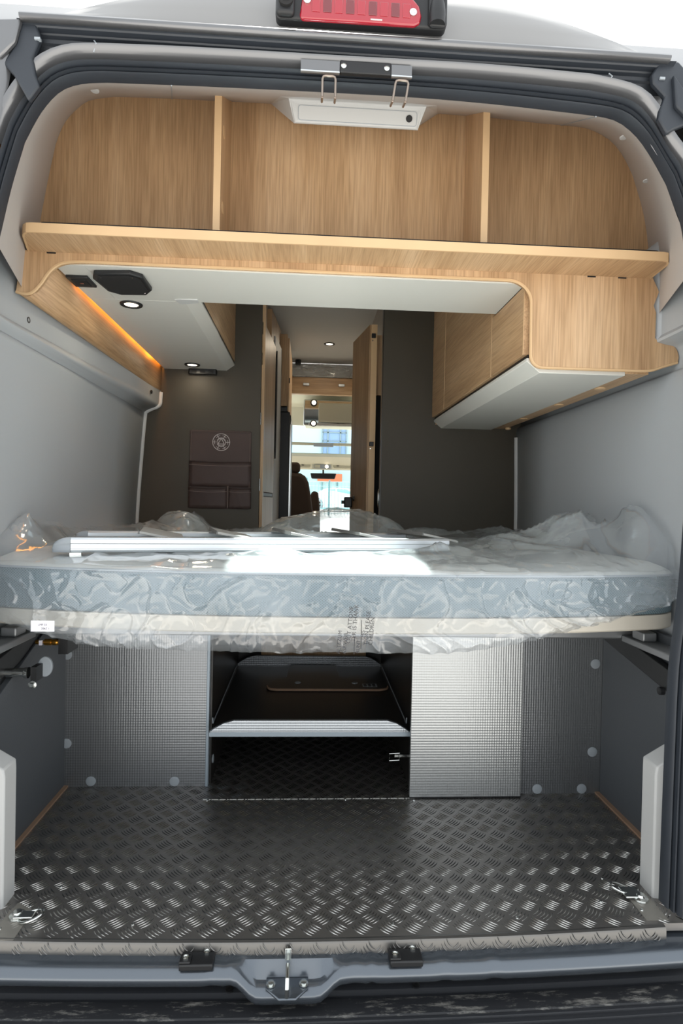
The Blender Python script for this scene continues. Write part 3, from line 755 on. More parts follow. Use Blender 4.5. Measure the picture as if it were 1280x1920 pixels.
for k, (x, lab) in enumerate(((-.066, 'left wire loop hook hanging below the black latch plate'), (.092, 'right wire loop hook hanging below the black latch plate'))):
    t = thing('loop_hook', (x, 0, 1.90), lab, 'hook', 'wire loop hooks at the top of the opening')
    w = .0145; lean = .005*k; zb, zt = 1.878, 1.921
    pth = [(x-w, -.006, zb), (x-w+lean, -.010, zt-.007), (x-w+lean+.002, -.0105, zt-.002), (x-w+lean+.007, -.0105, zt), (x+w+lean-.007, -.0105, zt), (x+w+lean-.002, -.0105, zt-.002), (x+w+lean, -.010, zt-.007), (x+w, -.006, zb)]
    MB().tube(pth, .0027, 8).build('wire_loop', M['wire'], t)
    for s in (-w, w): MB().tube([(x+s, -.006, zb), (x+s, .03, zb+.012)], .0027, 8).build('stem', M['wire'], t)
lp = thing('latch_plate', (.02, .0, 1.96), 'black latch plate with two bolts in the silver frame', 'plate')
MB().box(-.042, .072, -.012, .0, 1.930, 1.957).build('plate', M['black'], lp, bevel=.002)
for x in (-.034, .062): MB().lathe([(.006, 0), (.006, .003), (.0035, .004), (.003, .002)], (x, -.012, 1.943), '-y', 12).build('bolt', M['chrome'], lp)
for x0, x1 in ((-.129, -.043), (.073, .119)): MB().box(x0, x1, -.010, -.001, 1.930, 1.955).build('cover_flap', M['silver'], lp); MB().box(x0, x1, -.013, -.008, 1.9275, 1.9305).build('flap_edge', M['alu'], lp)

# ================================================================ BRAKE LIGHT AND CAMERA
bl = thing('brake_light', (0, -.04, 2.03), 'wide red third brake light in a black housing on the roof', 'light')
MB().prism(rrect(-.185, .188, 2.014, 2.12, .012), 'y', -.045, -.018).build('housing', M['black'], bl, bevel=.006, seg=3)
m = MB()
lens = [(-.133, 2.018), (-.128, 2.0105), (.115, 2.012), (.128, 2.019), (.131, 2.033), (.126, 2.054), (.112, 2.070), (-.115, 2.070), (-.128, 2.058)]
m.prism(lens, 'y', -.052, -.04); m.build('lens', M['red'], bl, bevel=.007, seg=3)
for i in range(9):
    x = -.098+i*.0245
    MB().box(x-.009, x+.009, -.0535, -.05, 2.026, 2.056).build('reflector_cell', M['reddark' if i % 2 else 'red'], bl, bevel=.0012)
for x, z in ((-.117, 2.049), (.112, 2.038)):
    MB().lathe([(.008, 0), (.008, .003), (.0045, .004), (.003, .002)], (x, -.052, z), '-y', 14).build('screw', M['chrome'], bl)
MB().box(.02, .045, -.0535, -.051, 2.016, 2.0185).build('print_mark', M['emblem'], bl)
cm = thing('reversing_camera', (-.16, -.06, 2.045), 'small black reversing camera left of the red brake light', 'camera')
m = MB(); m.prism(rrect(-.183, -.144, 2.013, 2.12, .01), 'y', -.060, -.042); m.build('housing', M['black'], cm, bevel=.008, seg=3)
MB().lathe([(.016, 0), (.016, .006), (.011, .008), (.010, .004), (.006, .005), (.001, .007)], (-.162, -.060, 2.042), '-y', 24).build('lens', M['blackmatte'], cm)
nz = thing('washer_nozzle', (.165, -.06, 2.05), 'black bulbous knob right of the red brake light', 'cap')
m = MB(); m.prism(rrect(.146, .187, 2.012, 2.12, .01), 'y', -.054, -.042); m.build('housing', M['black'], nz, bevel=.005, seg=3)
m = MB(); m.lathe([(.017, -.03), (.018, -.01), (.016, .012), (.012, .024), (.009, .03), (.008, .036), (.003, .04)], (.165, -.052, 2.045), 'z', 20); m.build('knob', M['black'], nz)

# ================================================================ LEATHER ORGANIZER
og = thing('wall_organizer', (-.52, 1.59, .94), 'brown leather wall organizer with round emblem and open pockets', 'organizer')
Y0 = 1.599
MB().prism(rrect(-.67, -.374, .938, 1.319, .008), 'y', Y0-.006, Y0).build('back_panel', M['leather'], og, bevel=.002)
def pocket(x0, x1, z0, z1, dep, name):
    m = MB(); n = 14; rings = []
    for j in range(7):
        v = j/6; rings.append([(lerp(x0, x1, i/n), Y0-.007-dep*(.35+.65*v)*sin(pi*min(1, max(0, i/n)))**.7-.001*sin(i*1.7+j), lerp(z0, z1, v)-.004*v*sin(pi*i/n)) for i in range(n+1)])
    m.loft(rings)
    p = m.build(name, M['leather'], og, smooth=60, solid=.003)
    MB().tube([(a[0], a[1]-.002, a[2]-.018) for a in rings[-1]], .0012, 5).build('stitching', M['thread'], p)
    MB().tube([(a[0], a[1]-.002, a[2]) for a in rings[-1]], .0022, 5).build('hem', M['leatherdark'], p)
pocket(-.672, -.372, 1.045, 1.168, .010, 'pocket')
pocket(-.673, -.487, .941, 1.04, .014, 'pocket'); pocket(-.479, -.371, .941, 1.04, .014, 'pocket')
MB().tube([(-.664, Y0-.008, .95), (-.664, Y0-.008, 1.31), (-.38, Y0-.008, 1.31), (-.38, Y0-.008, .95)], .0011, 5).build('stitching', M['thread'], og)
for x in (-.481, -.485): MB().tube([(x, Y0-.012, .944), (x, Y0-.012, 1.05)], .0011, 5).build('stitching', M['thread'], og)
ecx, ecz = -.519, 1.262; ye = Y0-.0075
m = MB()
def arc(r, a0, a1, w):
    n = max(4, int(abs(a1-a0)/.15)); o = [(ecx+r*cos(lerp(a0, a1, i/n)), ecz+r*sin(lerp(a0, a1, i/n))) for i in range(n+1)]
    m.tube([(x, ye, z) for x, z in o], w, 5)
for k in range(3):
    arc(.041, radians(97+120*k), radians(203+120*k), .0016); arc(.032, radians(100+120*k), radians(140+120*k), .0011); arc(.032, radians(160+120*k), radians(200+120*k), .0011)
arc(.041, 0, 2*pi, .0012); arc(.021, radians(200), radians(520), .0014); arc(.0175, radians(20), radians(330), .0009)
for a in (0, 60, 120, 180, 240, 300):
    a = radians(a); m.tube([(ecx+.021*cos(a), ye, ecz+.021*sin(a)), (ecx+.04*cos(a), ye, ecz+.04*sin(a))], .0011, 5)
tri = []
for k in range(3):
    a = radians(90+120*k); tri += [(ecx+.012*cos(a)+.003*cos(a+q), ecz+.012*sin(a)+.003*sin(a+q)) for q in (-1, 0, 1)]
m.tube([(x, ye, z) for x, z in tri], .0016, 5, closed=True)
m.build('emblem', M['emblem'], og)['label'] = 'round silver printed emblem with a rounded triangle'

# ================================================================ CORRIDOR, LEFT SIDE
wd = thing('washroom_door', (-.32, 1.9, 1.0), 'tall oak door with pale hinges at the left of the corridor', 'door')
MB().box(-.345, -.318, 1.63, 1.70, .0, 2.0).build('frame_post', M['woodz'], wd, bevel=.001)
for z in (1.83, 1.68, 1.386, 1.06):
    MB().tube([(-.333, 1.624, z-.03), (-.333, 1.624, z+.03)], .0055, 10).build('hinge', M['chrome'], wd)
m = MB(); m.prism([(-.334, 1.72), (-.30, 2.24), (-.318, 2.24), (-.352, 1.72)], 'z', 1.03, 1.90); m.build('leaf', M['woodz'], wd, bevel=.001)
for z in (1.70, 1.14): MB().tube([(-.327, 1.716, z-.02), (-.327, 1.716, z+.02)], .004, 8).build('hinge', M['chrome'], wd)
m = MB(); m.prism([(-.322, 2.16), (-.29, 2.6), (-.33, 2.6), (-.36, 2.16)], 'z', 1.9, 2.1); m.build('top_panel', M['woodshade'], wd)
dw = thing('oak_drawer', (-.33, 1.9, .86), 'oak drawer front below the corridor door on the left', 'drawer')
m = MB(); m.prism([(-.345, 1.66), (-.30, 2.2), (-.32, 2.2), (-.365, 1.66)], 'z', .55, 1.005); m.build('front', M['woodz'], dw, bevel=.002)
m = MB(); m.prism([(-.35, 1.66), (-.305, 2.2), (-.36, 2.2)], 'z', 1.008, 1.026); m.build('grip_rail', M['black'], dw)
wp = thing('corridor_panel', (-.29, 2.4, .9), 'narrow white panel beside the fridge with a dark oval mirror', 'panel')
m = MB(); m.prism([(-.305, 2.27), (-.28, 2.58), (-.36, 2.58), (-.36, 2.27)], 'z', .3, 1.975); m.build('board', M['white'], wp, bevel=.002)
m = MB(); m.prism([(2.285, 1.30), (2.32, 1.24), (2.36, 1.30), (2.38, 1.55), (2.36, 1.84), (2.32, 1.90), (2.285, 1.84)], 'x', -.31, -.294); m.build('mirror', M['blackmatte'], wp, bevel=.003)
fg = thing('fridge', (-.25, 2.85, .4), 'black tall fridge at the left of the corridor', 'fridge')
MB().box(-.349, -.222, 2.62, 3.1, .2, 1.575).build('body', M['black'], fg, bevel=.004)
MB().box(-.229, -.216, 2.66, 3.1, .22, 1.56).build('door', M['dark'], fg, bevel=.003)
MB().box(-.222, -.210, 2.645, 2.66, .3, 1.5).build('handle', M['chrome'], fg, bevel=.002)
MB().box(-.283, -.24, 2.60, 2.62, 1.575, 1.61).build('hinge_cover', M['black'], fg)
kc = thing('upper_cabinet', (-.25, 2.9, 1.8), 'oak upper cabinet above the fridge', 'cabinet')
MB().box(-.36, -.245, 2.60, 3.3, 1.60, 2.08).build('body', M['woodz'], kc, bevel=.002)
MB().box(-.247, -.232, 2.62, 3.3, 1.58, 2.06).build('door', M['woodz'], kc, bevel=.002)
MB().box(-.236, -.226, 2.63, 2.65, 1.77, 1.80).build('catch', M['black'], kc)
struct(MB().box(-.37, -.35, 1.63, 3.6, 0, 2.14).build('wall_corridor_left', M['corrwhite']))
struct(MB().box(.30, .32, 1.63, 3.6, 0, 2.14).build('wall_corridor_right', M['corrwhite']))
# ---- right side: open oak door
od = thing('open_door', (.23, 1.8, .9), 'open oak door standing lengthwise with black latches, right of the corridor', 'door')
m = MB(); m.prism([(.212, 1.78), (.246, 1.78), (.186, 2.13), (.152, 2.13)], 'z', .3, 1.915); m.build('leaf', M['woodshade'], od, bevel=.001)
MB().box(.222, .2525, 1.772, 1.781, .3, 1.915).build('edge_strip', M['woodedge'], od)
for z in (1.857, 1.293):
    MB().box(.222, .243, 1.757, 1.772, z-.014, z+.008).build('latch', M['black'], od, bevel=.002)
    MB().lathe([(.004, 0), (.003, .003)], (.228, 1.772, z-.026), '-y', 10).build('screw', M['chrome'], od)
MB().lathe([(.016, 0), (.015, .006), (.008, .008)], (.166, 2.0, 1.007), '-x', 18).build('lock_knob', M['black'], od)
MB().box(.115, .16, 2.06, 2.10, .955, 1.015).build('handle', M['black'], od, bevel=.006)
MB().tube([(.125, 2.08, .985), (.10, 2.08, .985)], .010, 12).build('handle_knob', M['black'], od)
cb = thing('side_closet', (.28, 1.75, .9), 'closet opening painted black with an oak upper panel beside the partition', 'closet')
MB().box(.244, .30, 1.84, 1.86, 1.56, 1.88).build('upper_panel', M['woodz'], cb)
MB().box(.236, .30, 1.86, 1.88, .3, 1.56).build('opening', M['blackmatte'], cb)  # solid black board; the closet's inner shade is painted, not hollow
MB().box(.262, .266, 1.6, 1.64, .3, 2.12).build('edge_trim', M['dark'], cb)
m = MB(); m.tube([(.262, 1.64, .96), (.258, 1.63, .98), (.258, 1.63, 1.03), (.262, 1.64, 1.05)], .004, 8); m.build('catch', M['chrome'], cb)

# ================================================================ CAB END
lk = thing('overcab_locker', (0, 3.65, 1.9), 'oak locker across the corridor end with grey handles', 'locker')
MB().box(-.36, .36, 3.6, 3.66, 1.878, 2.015).build('front', M['woodx'], lk, bevel=.002)
for x in (-.124, .167):
    MB().prism(rrect(x-.026, x+.026, 1.943, 1.966, .006), 'y', 3.585, 3.6).build('handle', M['alu'], lk, bevel=.003)
MB().box(-.36, .36, 3.66, 3.72, 2.0, 2.14).build('top_panel', M['white'], lk)
pw = MB(); NXW, NZW = 40, 14; rings = []
for j in range(NZW+1):
    rings.append([(-.30+.62*i/NXW, 3.60-.03-.02*noise.noise(Vector((i*.35, j*.5, 3)))-.015*abs(noise.noise(Vector((i*.15+j*.2, j*.3, 8)))), lerp(2.012, 2.125, j/NZW)) for i in range(NXW+1)])
pw.loft(rings); tag(pw.build('plastic_wrap', M['film2'], smooth=40), 'crumpled clear plastic wrap above the oak locker at corridor end', 'plastic')
cs = thing('ceiling_sensor', (-.19, 3.55, 2.13), 'small black sensor on the corridor ceiling near the plastic wrap', 'sensor')
MB().box(-.215, -.17, 3.52, 3.57, 2.10, 2.14).build('housing', M['black'], cs, bevel=.006)
MB().lathe([(.014, 0), (.013, .01), (.006, .014)], (-.192, 3.52, 2.118), '-y', 14).build('eye', M['blackmatte'], cs)
# sloped cab ceiling
struct(MB().prism([(3.66, 2.0), (4.60, 1.93), (4.66, 1.758), (4.70, 1.758), (4.66, 1.95), (3.66, 2.03)], 'x', -.99, .99).build('ceiling_cab', M['beige']))
ccb = thing('overcab_cupboard', (.1, 4.2, 1.8), 'white cab cupboard with mirrored trim and two small lamps', 'cupboard')
def slope(y): return 1.885+(1.758-1.885)*(y-3.6)/1.06
MB().box(-.145, .40, 4.0, 4.04, 1.672, 1.905).build('mirror_trim', M['mirror'], ccb, bevel=.012, seg=3)
MB().box(-.13, .40, 4.04, 4.62, 1.72, 1.90).build('body', M['beige'], ccb, bevel=.004)
MB().box(-.012, .42, 3.98, 4.0, 1.70, 1.872).build('door', M['beige'], ccb, bevel=.006)
MB().box(-.10, .42, 3.985, 4.0, 1.672, 1.692).build('lower_rail', M['white'], ccb, bevel=.004)
for x, z in ((-.055, 1.872), (-.055, 1.688)):
    l = MB().lathe([(.030, 0), (.030, .004), (.022, .006)], (x, 3.985, z), '-y', 18).build('lamp_bezel', M['black'], ccb)
    MB().lathe([(.019, .006), (.018, .008), (.001, .009)], (x, 3.985, z), '-y', 18).build('bulb', M['lampwarm'], l)
# roof window over the cab
w1 = struct(MB().box(-.99, .99, 4.70, 4.73, 1.565, 1.592).build('window_1', M['beigedark'], bevel=.003))
MB().box(-.045, .155, 4.68, 4.70, 1.55, 1.585).build('window_catch', M['cap'], w1, bevel=.004)
MB().box(-.99, .99, 4.70, 4.705, 1.592, 1.757).build('pane', M['glass'], w1)
MB().box(-.99, .99, 4.72, 4.725, 1.48, 1.565).build('pane', M['glass'], w1)
struct(MB().prism([(4.76, 1.49), (4.76, 1.455), (5.0, 1.36), (5.18, 1.345), (5.2, 1.36), (5.02, 1.47)], 'x', -.99, .99).build('ceiling_windscreen_header', M['beige']))
vc = thing('map_light_console', (.05, 5.0, 1.42), 'beige console with a lit map lamp above the interior mirror', 'console')
MB().prism([(-.062, 1.475), (.16, 1.465), (.16, 1.335), (-.055, 1.335)], 'y', 4.93, 4.98).build('housing', M['beige'], vc, bevel=.006)
MB().prism(rrect(-.03, .14, 1.345, 1.388, .006), 'y', 4.922, 4.932).build('lamp_panel', M['cap'], vc)
MB().prism(rrect(-.026, .03, 1.350, 1.384, .005), 'y', 4.916, 4.924).build('switch', M['beigedark'], vc)
MB().lathe([(.018, 0), (.016, .004), (.001, .006)], (.10, 4.922, 1.366), '-y', 16).build('bulb', M['lampwarm'], vc)
for x0, x1, lab in ((-.45, -.070, 'left beige sun visor above the windscreen'), (.172, .55, 'right beige sun visor above the windscreen')):
    t = thing('sun_visor', ((x0+x1)/2, 4.95, 1.40), lab, 'visor', 'sun visors')
    MB().prism(rrect(x0, x1, 1.35, 1.456, .02), 'y', 4.94, 4.962).build('pad', M['beigedark'], t, bevel=.005)
    xx = x0+.30 if x0 < 0 else x0+.045
    MB().prism(rrect(xx-.013, xx+.013, 1.374, 1.381, .003), 'y', 4.935, 4.941).build('clip', M['black'], t)
rm = thing('rear_view_mirror', (.07, 5.1, 1.28), 'black interior mirror hanging at the windscreen', 'mirror')
MB().prism([(-.07, 1.304), (.211, 1.304), (.197, 1.249), (.185, 1.244), (-.045, 1.244), (-.058, 1.249)], 'y', 5.09, 5.13).build('housing', M['black'], rm, bevel=.008)
MB().tube([(.07, 5.12, 1.30), (.07, 5.16, 1.34)], .01, 10).build('stem', M['black'], rm)
for k, (pts, lab, y) in enumerate((([(-.36, .5), (-.36, 1.21), (-.24, 1.22), (-.155, 1.215), (-.115, 1.19), (-.088, 1.14), (-.072, 1.05), (-.052, .92), (-.03, .5)], 'brown upholstered seat with headrest left of the corridor', 3.4),
                              ([(-.075, .5), (-.072, 1.04), (-.062, 1.07), (-.045, 1.078), (-.018, 1.077), (-.006, 1.062), (.0, 1.02), (.012, .9), (.02, .5)], 'narrow brown armrest bolster beside the larger brown seat', 3.62))):
    t = thing('cab_seat' if k == 0 else 'seat_bolster', (pts[0][0], y, .5), lab, 'seat')
    MB().prism(pts, 'y', y, y+.12).build('backrest', M['seat'], t, bevel=.03 if k == 0 else .018, seg=3, smooth=50)
    if k == 0: MB().prism(rrect(-.36, -.157, 1.215, 1.30, .03), 'y', y+.01, y+.10).build('headrest', M['seat'], t, bevel=.02, seg=3)
# windscreen
ws = struct(MB().add([(-.95, 5.75, .60), (.95, 5.75, .60), (.88, 5.22, 1.35), (-.88, 5.22, 1.35)], [(0, 1, 2, 3)]).build('window_3', M['glass']))
struct(MB().box(-1.0, 1.0, 5.5, 5.75, -.3, .62).build('dashboard_shell', M['blackmatte']))
struct(MB().box(-.99, .99, 1.63, 5.6, -.02, -.003).build('floor_cabin', M['cabinfloor']))

# ================================================================ OUTSIDE, AHEAD OF THE VAN
car = thing('parked_car', (.0, 27, .66), 'white parked car seen through the windscreen', 'car')
prof = [(-.35, .18), (-.40, .45), (-.30, .68), (.2, .78), (.75, 1.06), (1.2, 1.12), (1.8, 1.10), (2.5, .88), (3.4, .78), (3.55, .3), (3.4, .18)]
m = MB(); rings = []
for yy, ins in ((27, .06), (27.08, .0), (28.6, .0), (28.7, .06)):
    rings.append([(x, yy+(.14 if z > .8 else 0)*(1 if yy < 28 else -1), z+.66-ins*.3) for x, z in prof])
m.loft(rings, True); m.add(rings[0], [tuple(range(len(prof)))]); m.add(rings[-1], [tuple(range(len(prof)))])
m.build('body', M['carwhite'], car, smooth=40)
for x in (.35, 2.75):
    MB().lathe([(.30, .1), (.31, 0), (.30, -.02), (.2, -.02), (.18, .0)], (x, 27.0, .66+.31), 'y', 24).build('wheel', M['cap'], car)
MB().prism([(.62, 1.45), (.86, 1.67), (1.22, 1.70), (1.24, 1.45)], 'y', 27.1, 27.16).build('side_window', M['teal'], car)
MB().prism([(1.30, 1.45), (1.30, 1.70), (1.78, 1.69), (2.1, 1.47)], 'y', 27.1, 27.16).build('side_window', M['teal'], car)
fe = thing('mesh_fence', (0, 24, .5), 'teal wire fence in front of the parked car', 'fence')
m = MB()
for i in range(60): m.tube([(-3+.14*i, 24, .5), (-3+.14*i, 24, 1.93)], .009, 4)
for j in range(8): m.tube([(-3, 24, .6+.19*j), (5.2, 24, .6+.19*j)], .008, 4)
o = m.build('wire', M['teal'], fe); o['kind'] = 'stuff'
for x in (-1.4, .82, 3.0): MB().tube([(x, 23.97, .5), (x, 23.97, 2.0)], .035, 8).build('post', M['tealdark'], fe)
hg = thing('glazed_hall', (0, 36, .6), 'pale teal glazed hall front with orange band behind the car', 'building')
MB().box(-9, 9, 36, 38, .6, 4.0).build('wall', M['tealglass'], hg)
for i in range(9): MB().box(-4+i*.95, -3.92+i*.95, 35.9, 36, .6, 2.6).build('mullion', M['tealdark'], hg)
MB().box(.50, 2.02, 35.7, 36, 2.40, 2.86).build('orange_band', M['orange'], hg)
ho = thing('office_building', (0, 44, .6), 'pale office building with a gridded window above the cab', 'building')
MB().box(-20, 20, 44, 46, .6, 9).build('wall', M['facade'], ho)
MB().box(.95, 2.75, 43.9, 44.0, 4.6, 8).build('window', M['pane'], ho)
for x in (.95, 1.35, 2.3, 2.75): MB().box(x-.05, x+.05, 43.8, 43.9, 4.6, 8).build('mullion', M['cap'], ho)
for z in (5.75, 6.4, 7.1): MB().box(.95, 2.75, 43.8, 43.9, z-.04, z+.04).build('transom', M['cap'], ho)

# ================================================================ GARAGE BELOW THE BED
gp = thing('garage_partition', (-.66, .70, 0), 'dimpled grey garage panel on the left with round caps', 'panel', None)
MB().box(-.905, -.424, .70, .716, .0, .62).build('board', M['panel'], gp)
MB().box(-.424, -.414, .696, .72, .0, .62).build('edge_band', M['edge'], gp, bevel=.0015)
for x, z in ((-.887, .148), (-.805, .020), (-.527, .018), (-.889, .447)):
    MB().lathe([(.0165, 0), (.0165, .002), (.013, .003)], (x, .70, z), '-y', 22).build('cover_cap', M['cap'], gp)
gp2 = thing('garage_partition', (.78, .63, 0), 'darker dimpled grey garage panel on the far right with round caps', 'panel', None)
MB().box(.27, .925, .632, .648, .0, .62).build('board', M['panel'], gp2)
for x, z in ((.705, .0165), (.86, .0165), (.894, .143), (.897, .445)):
    MB().lathe([(.0165, 0), (.0165, .002), (.013, .003)], (x, .632, z), '-y', 22).build('cover_cap', M['cap'], gp2)
sd = thing('sliding_panel', (.45, .61, .004), 'lighter silver dimpled sliding panel right of the open compartment', 'panel')
MB().box(.262, .638, .604, .620, .004, .62).build('board', M['slidepanel'], sd, bevel=.0015)
MB().box(.262, .638, .603, .6215, .002, .006).build('bottom_rail', M['black'], sd)
# open compartment
cp = thing('garage_compartment', (-.07, 1.1, 0), 'dark open compartment between the dimpled panels', 'compartment')
MB().box(-.424, -.408, .72, 1.52, 0, .62).build('side_wall', M['dark'], cp)
MB().box(.275, .29, .65, 1.52, 0, .62).build('side_wall', M['dark'], cp)
MB().box(-.424, .29, 1.52, 1.535, 0, .62).build('rear_wall', M['dark'], cp)
MB().box(-.3, .20, 1.505, 1.518, .24, .40).build('brown_panel', M['woodshade'], cp)
for y, z in ((.78, .16), (.76, .07)): MB().lathe([(.015, 0), (.015, .002), (.012, .003)], (-.408, y, z), 'x', 20).build('cover_cap', M['cap'], cp)
m = MB(); m.box(.225, .275, .70, .712, .098, .106); m.build('latch_bar', M['chrome'], cp)
m = MB(); m.tube([(.205, .69, .09), (.205, .69, .114), (.24, .69, .116), (.24, .69, .092)], .002, 8, closed=True); m.build('latch_loop', M['chrome'], cp)
ty = thing('slide_out_tray', (-.07, .65, .2), 'shallow dark tray with silver dimpled lips in the compartment', 'tray')
MB().box(-.40, .262, .66, 1.47, .196, .206).build('base', M['dark'], ty)
lipf = [(-.405, .193), (.268, .193), (.266, .206), (.25, .217), (.222, .234), (.19, .244), (-.325, .244), (-.36, .234), (-.39, .217), (-.404, .206)]
MB().prism(lipf, 'y', .648, .662).build('lip', dimple('dimpled_lip', (170, 176, 182), 'x', 'z', strength=.2), ty, bevel=.001)
MB().box(-.406, .269, .6465, .664, .190, .205).build('edge_band', M['edge'], ty, bevel=.001)
MB().prism([(x, z+.012) for x, z in lipf], 'y', 1.458, 1.47).build('lip', M['panel'], ty, bevel=.001)
for x in (-.402, .264):
    MB().tube([(x, .70, .235), (x, .705, .215), (x, 1.44, .225)], .0022, 6).build('side_wire', M['cap'], ty)
hb2 = thing('hatch_board', (0, 1.1, .21), 'dark rounded board with rear tongue lying on the tray', 'board')
o_ = catmull([(-.245, 1.13), (-.235, 1.095), (-.205, 1.08)], 4)+[(.215, 1.08)]+catmull([(.215, 1.08), (.245, 1.095), (.255, 1.13)], 4)+[(.235, 1.20), (.06, 1.24), (.055, 1.42), (.03, 1.44), (-.14, 1.44), (-.165, 1.42), (-.17, 1.24), (-.22, 1.20)]
MB().prism(o_, 'z', .2065, .218).build('board', M['darkboard'], hb2, bevel=.001)
m = MB(); front = catmull([(-.245, 1.13), (-.235, 1.095), (-.205, 1.08)], 4)+[(.215, 1.08)]+catmull([(.215, 1.08), (.245, 1.095), (.255, 1.13)], 4)
m.tube([(x, y-.001, .213) for x, y in front], .005, 6); m.build('edge_band', M['brownedge'], hb2)
for x in (-.12, .12): MB().lathe([(.013, 0), (.012, .002), (.007, .0005)], (x, 1.16, .218), 'z', 18).build('hole_cap', M['cap'], hb2)
stk = MB().box(.15, .21, 1.105, 1.15, .218, .2186).build('sticker', M['cap'], hb2)
for i in range(3):
    for j in range(2): MB().box(.155+i*.018, .167+i*.018, 1.11+j*.02, 1.124+j*.02, .2186, .219).build('sticker_print', M['ink'], stk)

# lower side panels over the wheel arches
lp_ = thing('wheel_arch_lining', (-.9, .4, 0), 'anthracite side panel left of the garage with slanted top', 'panel')
MB().prism([(.10, 0.0), (.70, 0.0), (.70, .60), (.60, .56), (.12, .36)], 'x', -.905, -.893).build('board', M['sidepanel'], lp_, bevel=.001)
MB().prism([(.70, .60), (.60, .56), (.12, .36), (.12, .395), (.60, .595), (.70, .64)], 'x', -.905, -.889).build('top_edge', M['sidepanel'], lp_, bevel=.001)
MB().box(-.905, -.87, .62, .70, .50, .62).build('corner_post', M['black'], lp_)
rp_ = thing('wheel_arch_lining', (.92, .35, 0), 'anthracite side panel right of the garage', 'panel')
MB().prism([(.10, 0.0), (.63, 0.0), (.63, .62), (.10, .62)], 'x', .922, .934).build('board', M['sidepanel'], rp_, bevel=.001)
# white D-pillar covers
for sgn, lab in ((-1, 'white plastic pillar cover at the lower left of the opening'), (1, 'white plastic pillar cover at the lower right of the opening')):
    t = thing('pillar_cover', (sgn*.82, .13, 0), lab, 'cover', None)
    x0 = -.792 if sgn < 0 else .788; xo = sgn*.91
    m = MB()
    rings = []
    for z, dy, dx in ((-.01, 0, 0), (.31, 0, 0), (.33, .004, .003)):
        rings.append([(x0+sgn*dx, .15+dy, z), (x0+sgn*dx, .09, z), (xo, .07, z), (xo, .15+dy, z)])
    m.loft(rings, True)
    t0 = rings[-1]; m.add(t0+[(x0+sgn*.09, .15, .385), (x0+sgn*.09, .09, .385), (xo, .07, .40), (xo, .15, .40)],
                          [(0, 1, 5, 4), (1, 2, 6, 5), (2, 3, 7, 6), (3, 0, 4, 7), (4, 5, 6, 7)])
    m.build('shell', M['white'], t, bevel=.004)
# ---- tie-down rings
for x, y, lab, fl_ in ((-.745, .062, 'folding tie-down ring at the left front corner of the floor', 1), (.755, .085, 'folding tie-down ring at the right front corner of the floor', -1)):
    t = thing('tie_down_ring', (x, y, .002), lab, 'ring', 'floor tie-down rings')
    MB().lathe([(.019, 0), (.018, .004), (.011, .007), (.009, .012), (.004, .013)], (x, y, .002), 'z', 22).build('bolt', M['chrome'], t)
    cx, cy = x+.036*fl_, y-.012 if fl_ > 0 else y+.03
    m = MB(); n = 24
    m.tube([(cx+.026*cos(2*pi*i/n), cy+.019*sin(2*pi*i/n), .010+.008*cos(2*pi*i/n)*fl_) for i in range(n)], .0032, 8, closed=True); m.build('ring', M['chrome'], t)
    MB().box(min(x, cx)-.004, max(x, cx)+.004, min(y, cy)-.006, max(y, cy)+.006, .006, .011).build('tongue', M['chrome'], t, bevel=.002)
    MB().prism([(x-.028, y-.075), (x+.026, y-.075), (x+.026, y+.02), (x-.02, y+.05), (x-.028, y+.02)], 'z', .0002, .0012).build('corner_plate', M['cornerplate'], t)
    screw((x+.012, y+.036, .0012), t); screw((x-.02, y-.04, .0012), t)

# ================================================================ BED FRAME
bf = thing('bed_carrier', (0, .4, .6), 'grey steel crossbar carrying the bed with folding side brackets', 'frame')
MB().box(-.912, .942, .40, .44, .582, .642).build('crossbar', M['alumatte'], bf, bevel=.004)
MB().box(-.90, .90, .44, 1.55, .655, .668).build('slat_board', M['cream'], bf)
for sgn in (-1, 1):
    X = sgn*.93
    m = MB(); m.prism([(.12, .575), (.40, .575), (.40, .595), (.12, .595)], 'x', *sorted((X, X-sgn*.07))); br = m.build('ledge', M['alumatte'], bf, bevel=.003)
    MB().prism(rrect(.30, .36, .595, .622, .006), 'x', *sorted((X-sgn*.02, X-sgn*.06))).build('lug', M['alumatte'], br, bevel=.003)
    m = MB(); a = Vector((X-sgn*.02, .20, .50)); b = Vector((X-sgn*.12, .56, .575))
    m.prism([(.16, .465), (.60, .545), (.60, .60), (.50, .585), (.16, .53)], 'x', *sorted((X-sgn*.012, X-sgn*.035))); m.build('folding_arm', M['black'], bf, bevel=.003)
    MB().lathe([(.011, 0), (.011, .012), (.006, .014)], (X-sgn*.035, .24, .475), 'x' if sgn < 0 else '-x', 14).build('pivot_bolt', M['black'], bf)

# gas fitting and fold-away brackets, left
gf = thing('gas_valve', (-.88, .5, .53), 'brass gas valve with a white tag above the left side panel', 'valve')
yv = .42
m = MB(); m.lathe([(.002, 0), (.006, .003), (.007, .012), (.005, .014), (.005, .026), (.009, .028), (.010, .046), (.007, .048), (.009, .052), (.009, .062), (.006, .066)], (-.872, yv, .555), 'x', 16); m.build('body', M['brass'], gf)
MB().box(-.856, -.848, yv-.012, yv-.006, .548, .562).build('tag', M['paper'], gf)
MB().box(-.806, -.78, yv, .5, .52, .585).build('block', M['black'], gf)
pf = thing('pipe_joint', (-.87, .35, .5), 'chrome pipe with grey disc and bolt at the left wall', 'pipe')
MB().tube([(-.91, .30, .50), (-.842, .30, .50)], .012, 14).build('tube', M['chrome'], pf)
MB().lathe([(.014, 0), (.015, .004), (.015, .010)], (-.845, .30, .50), 'x', 16).build('collar', M['chrome'], pf)
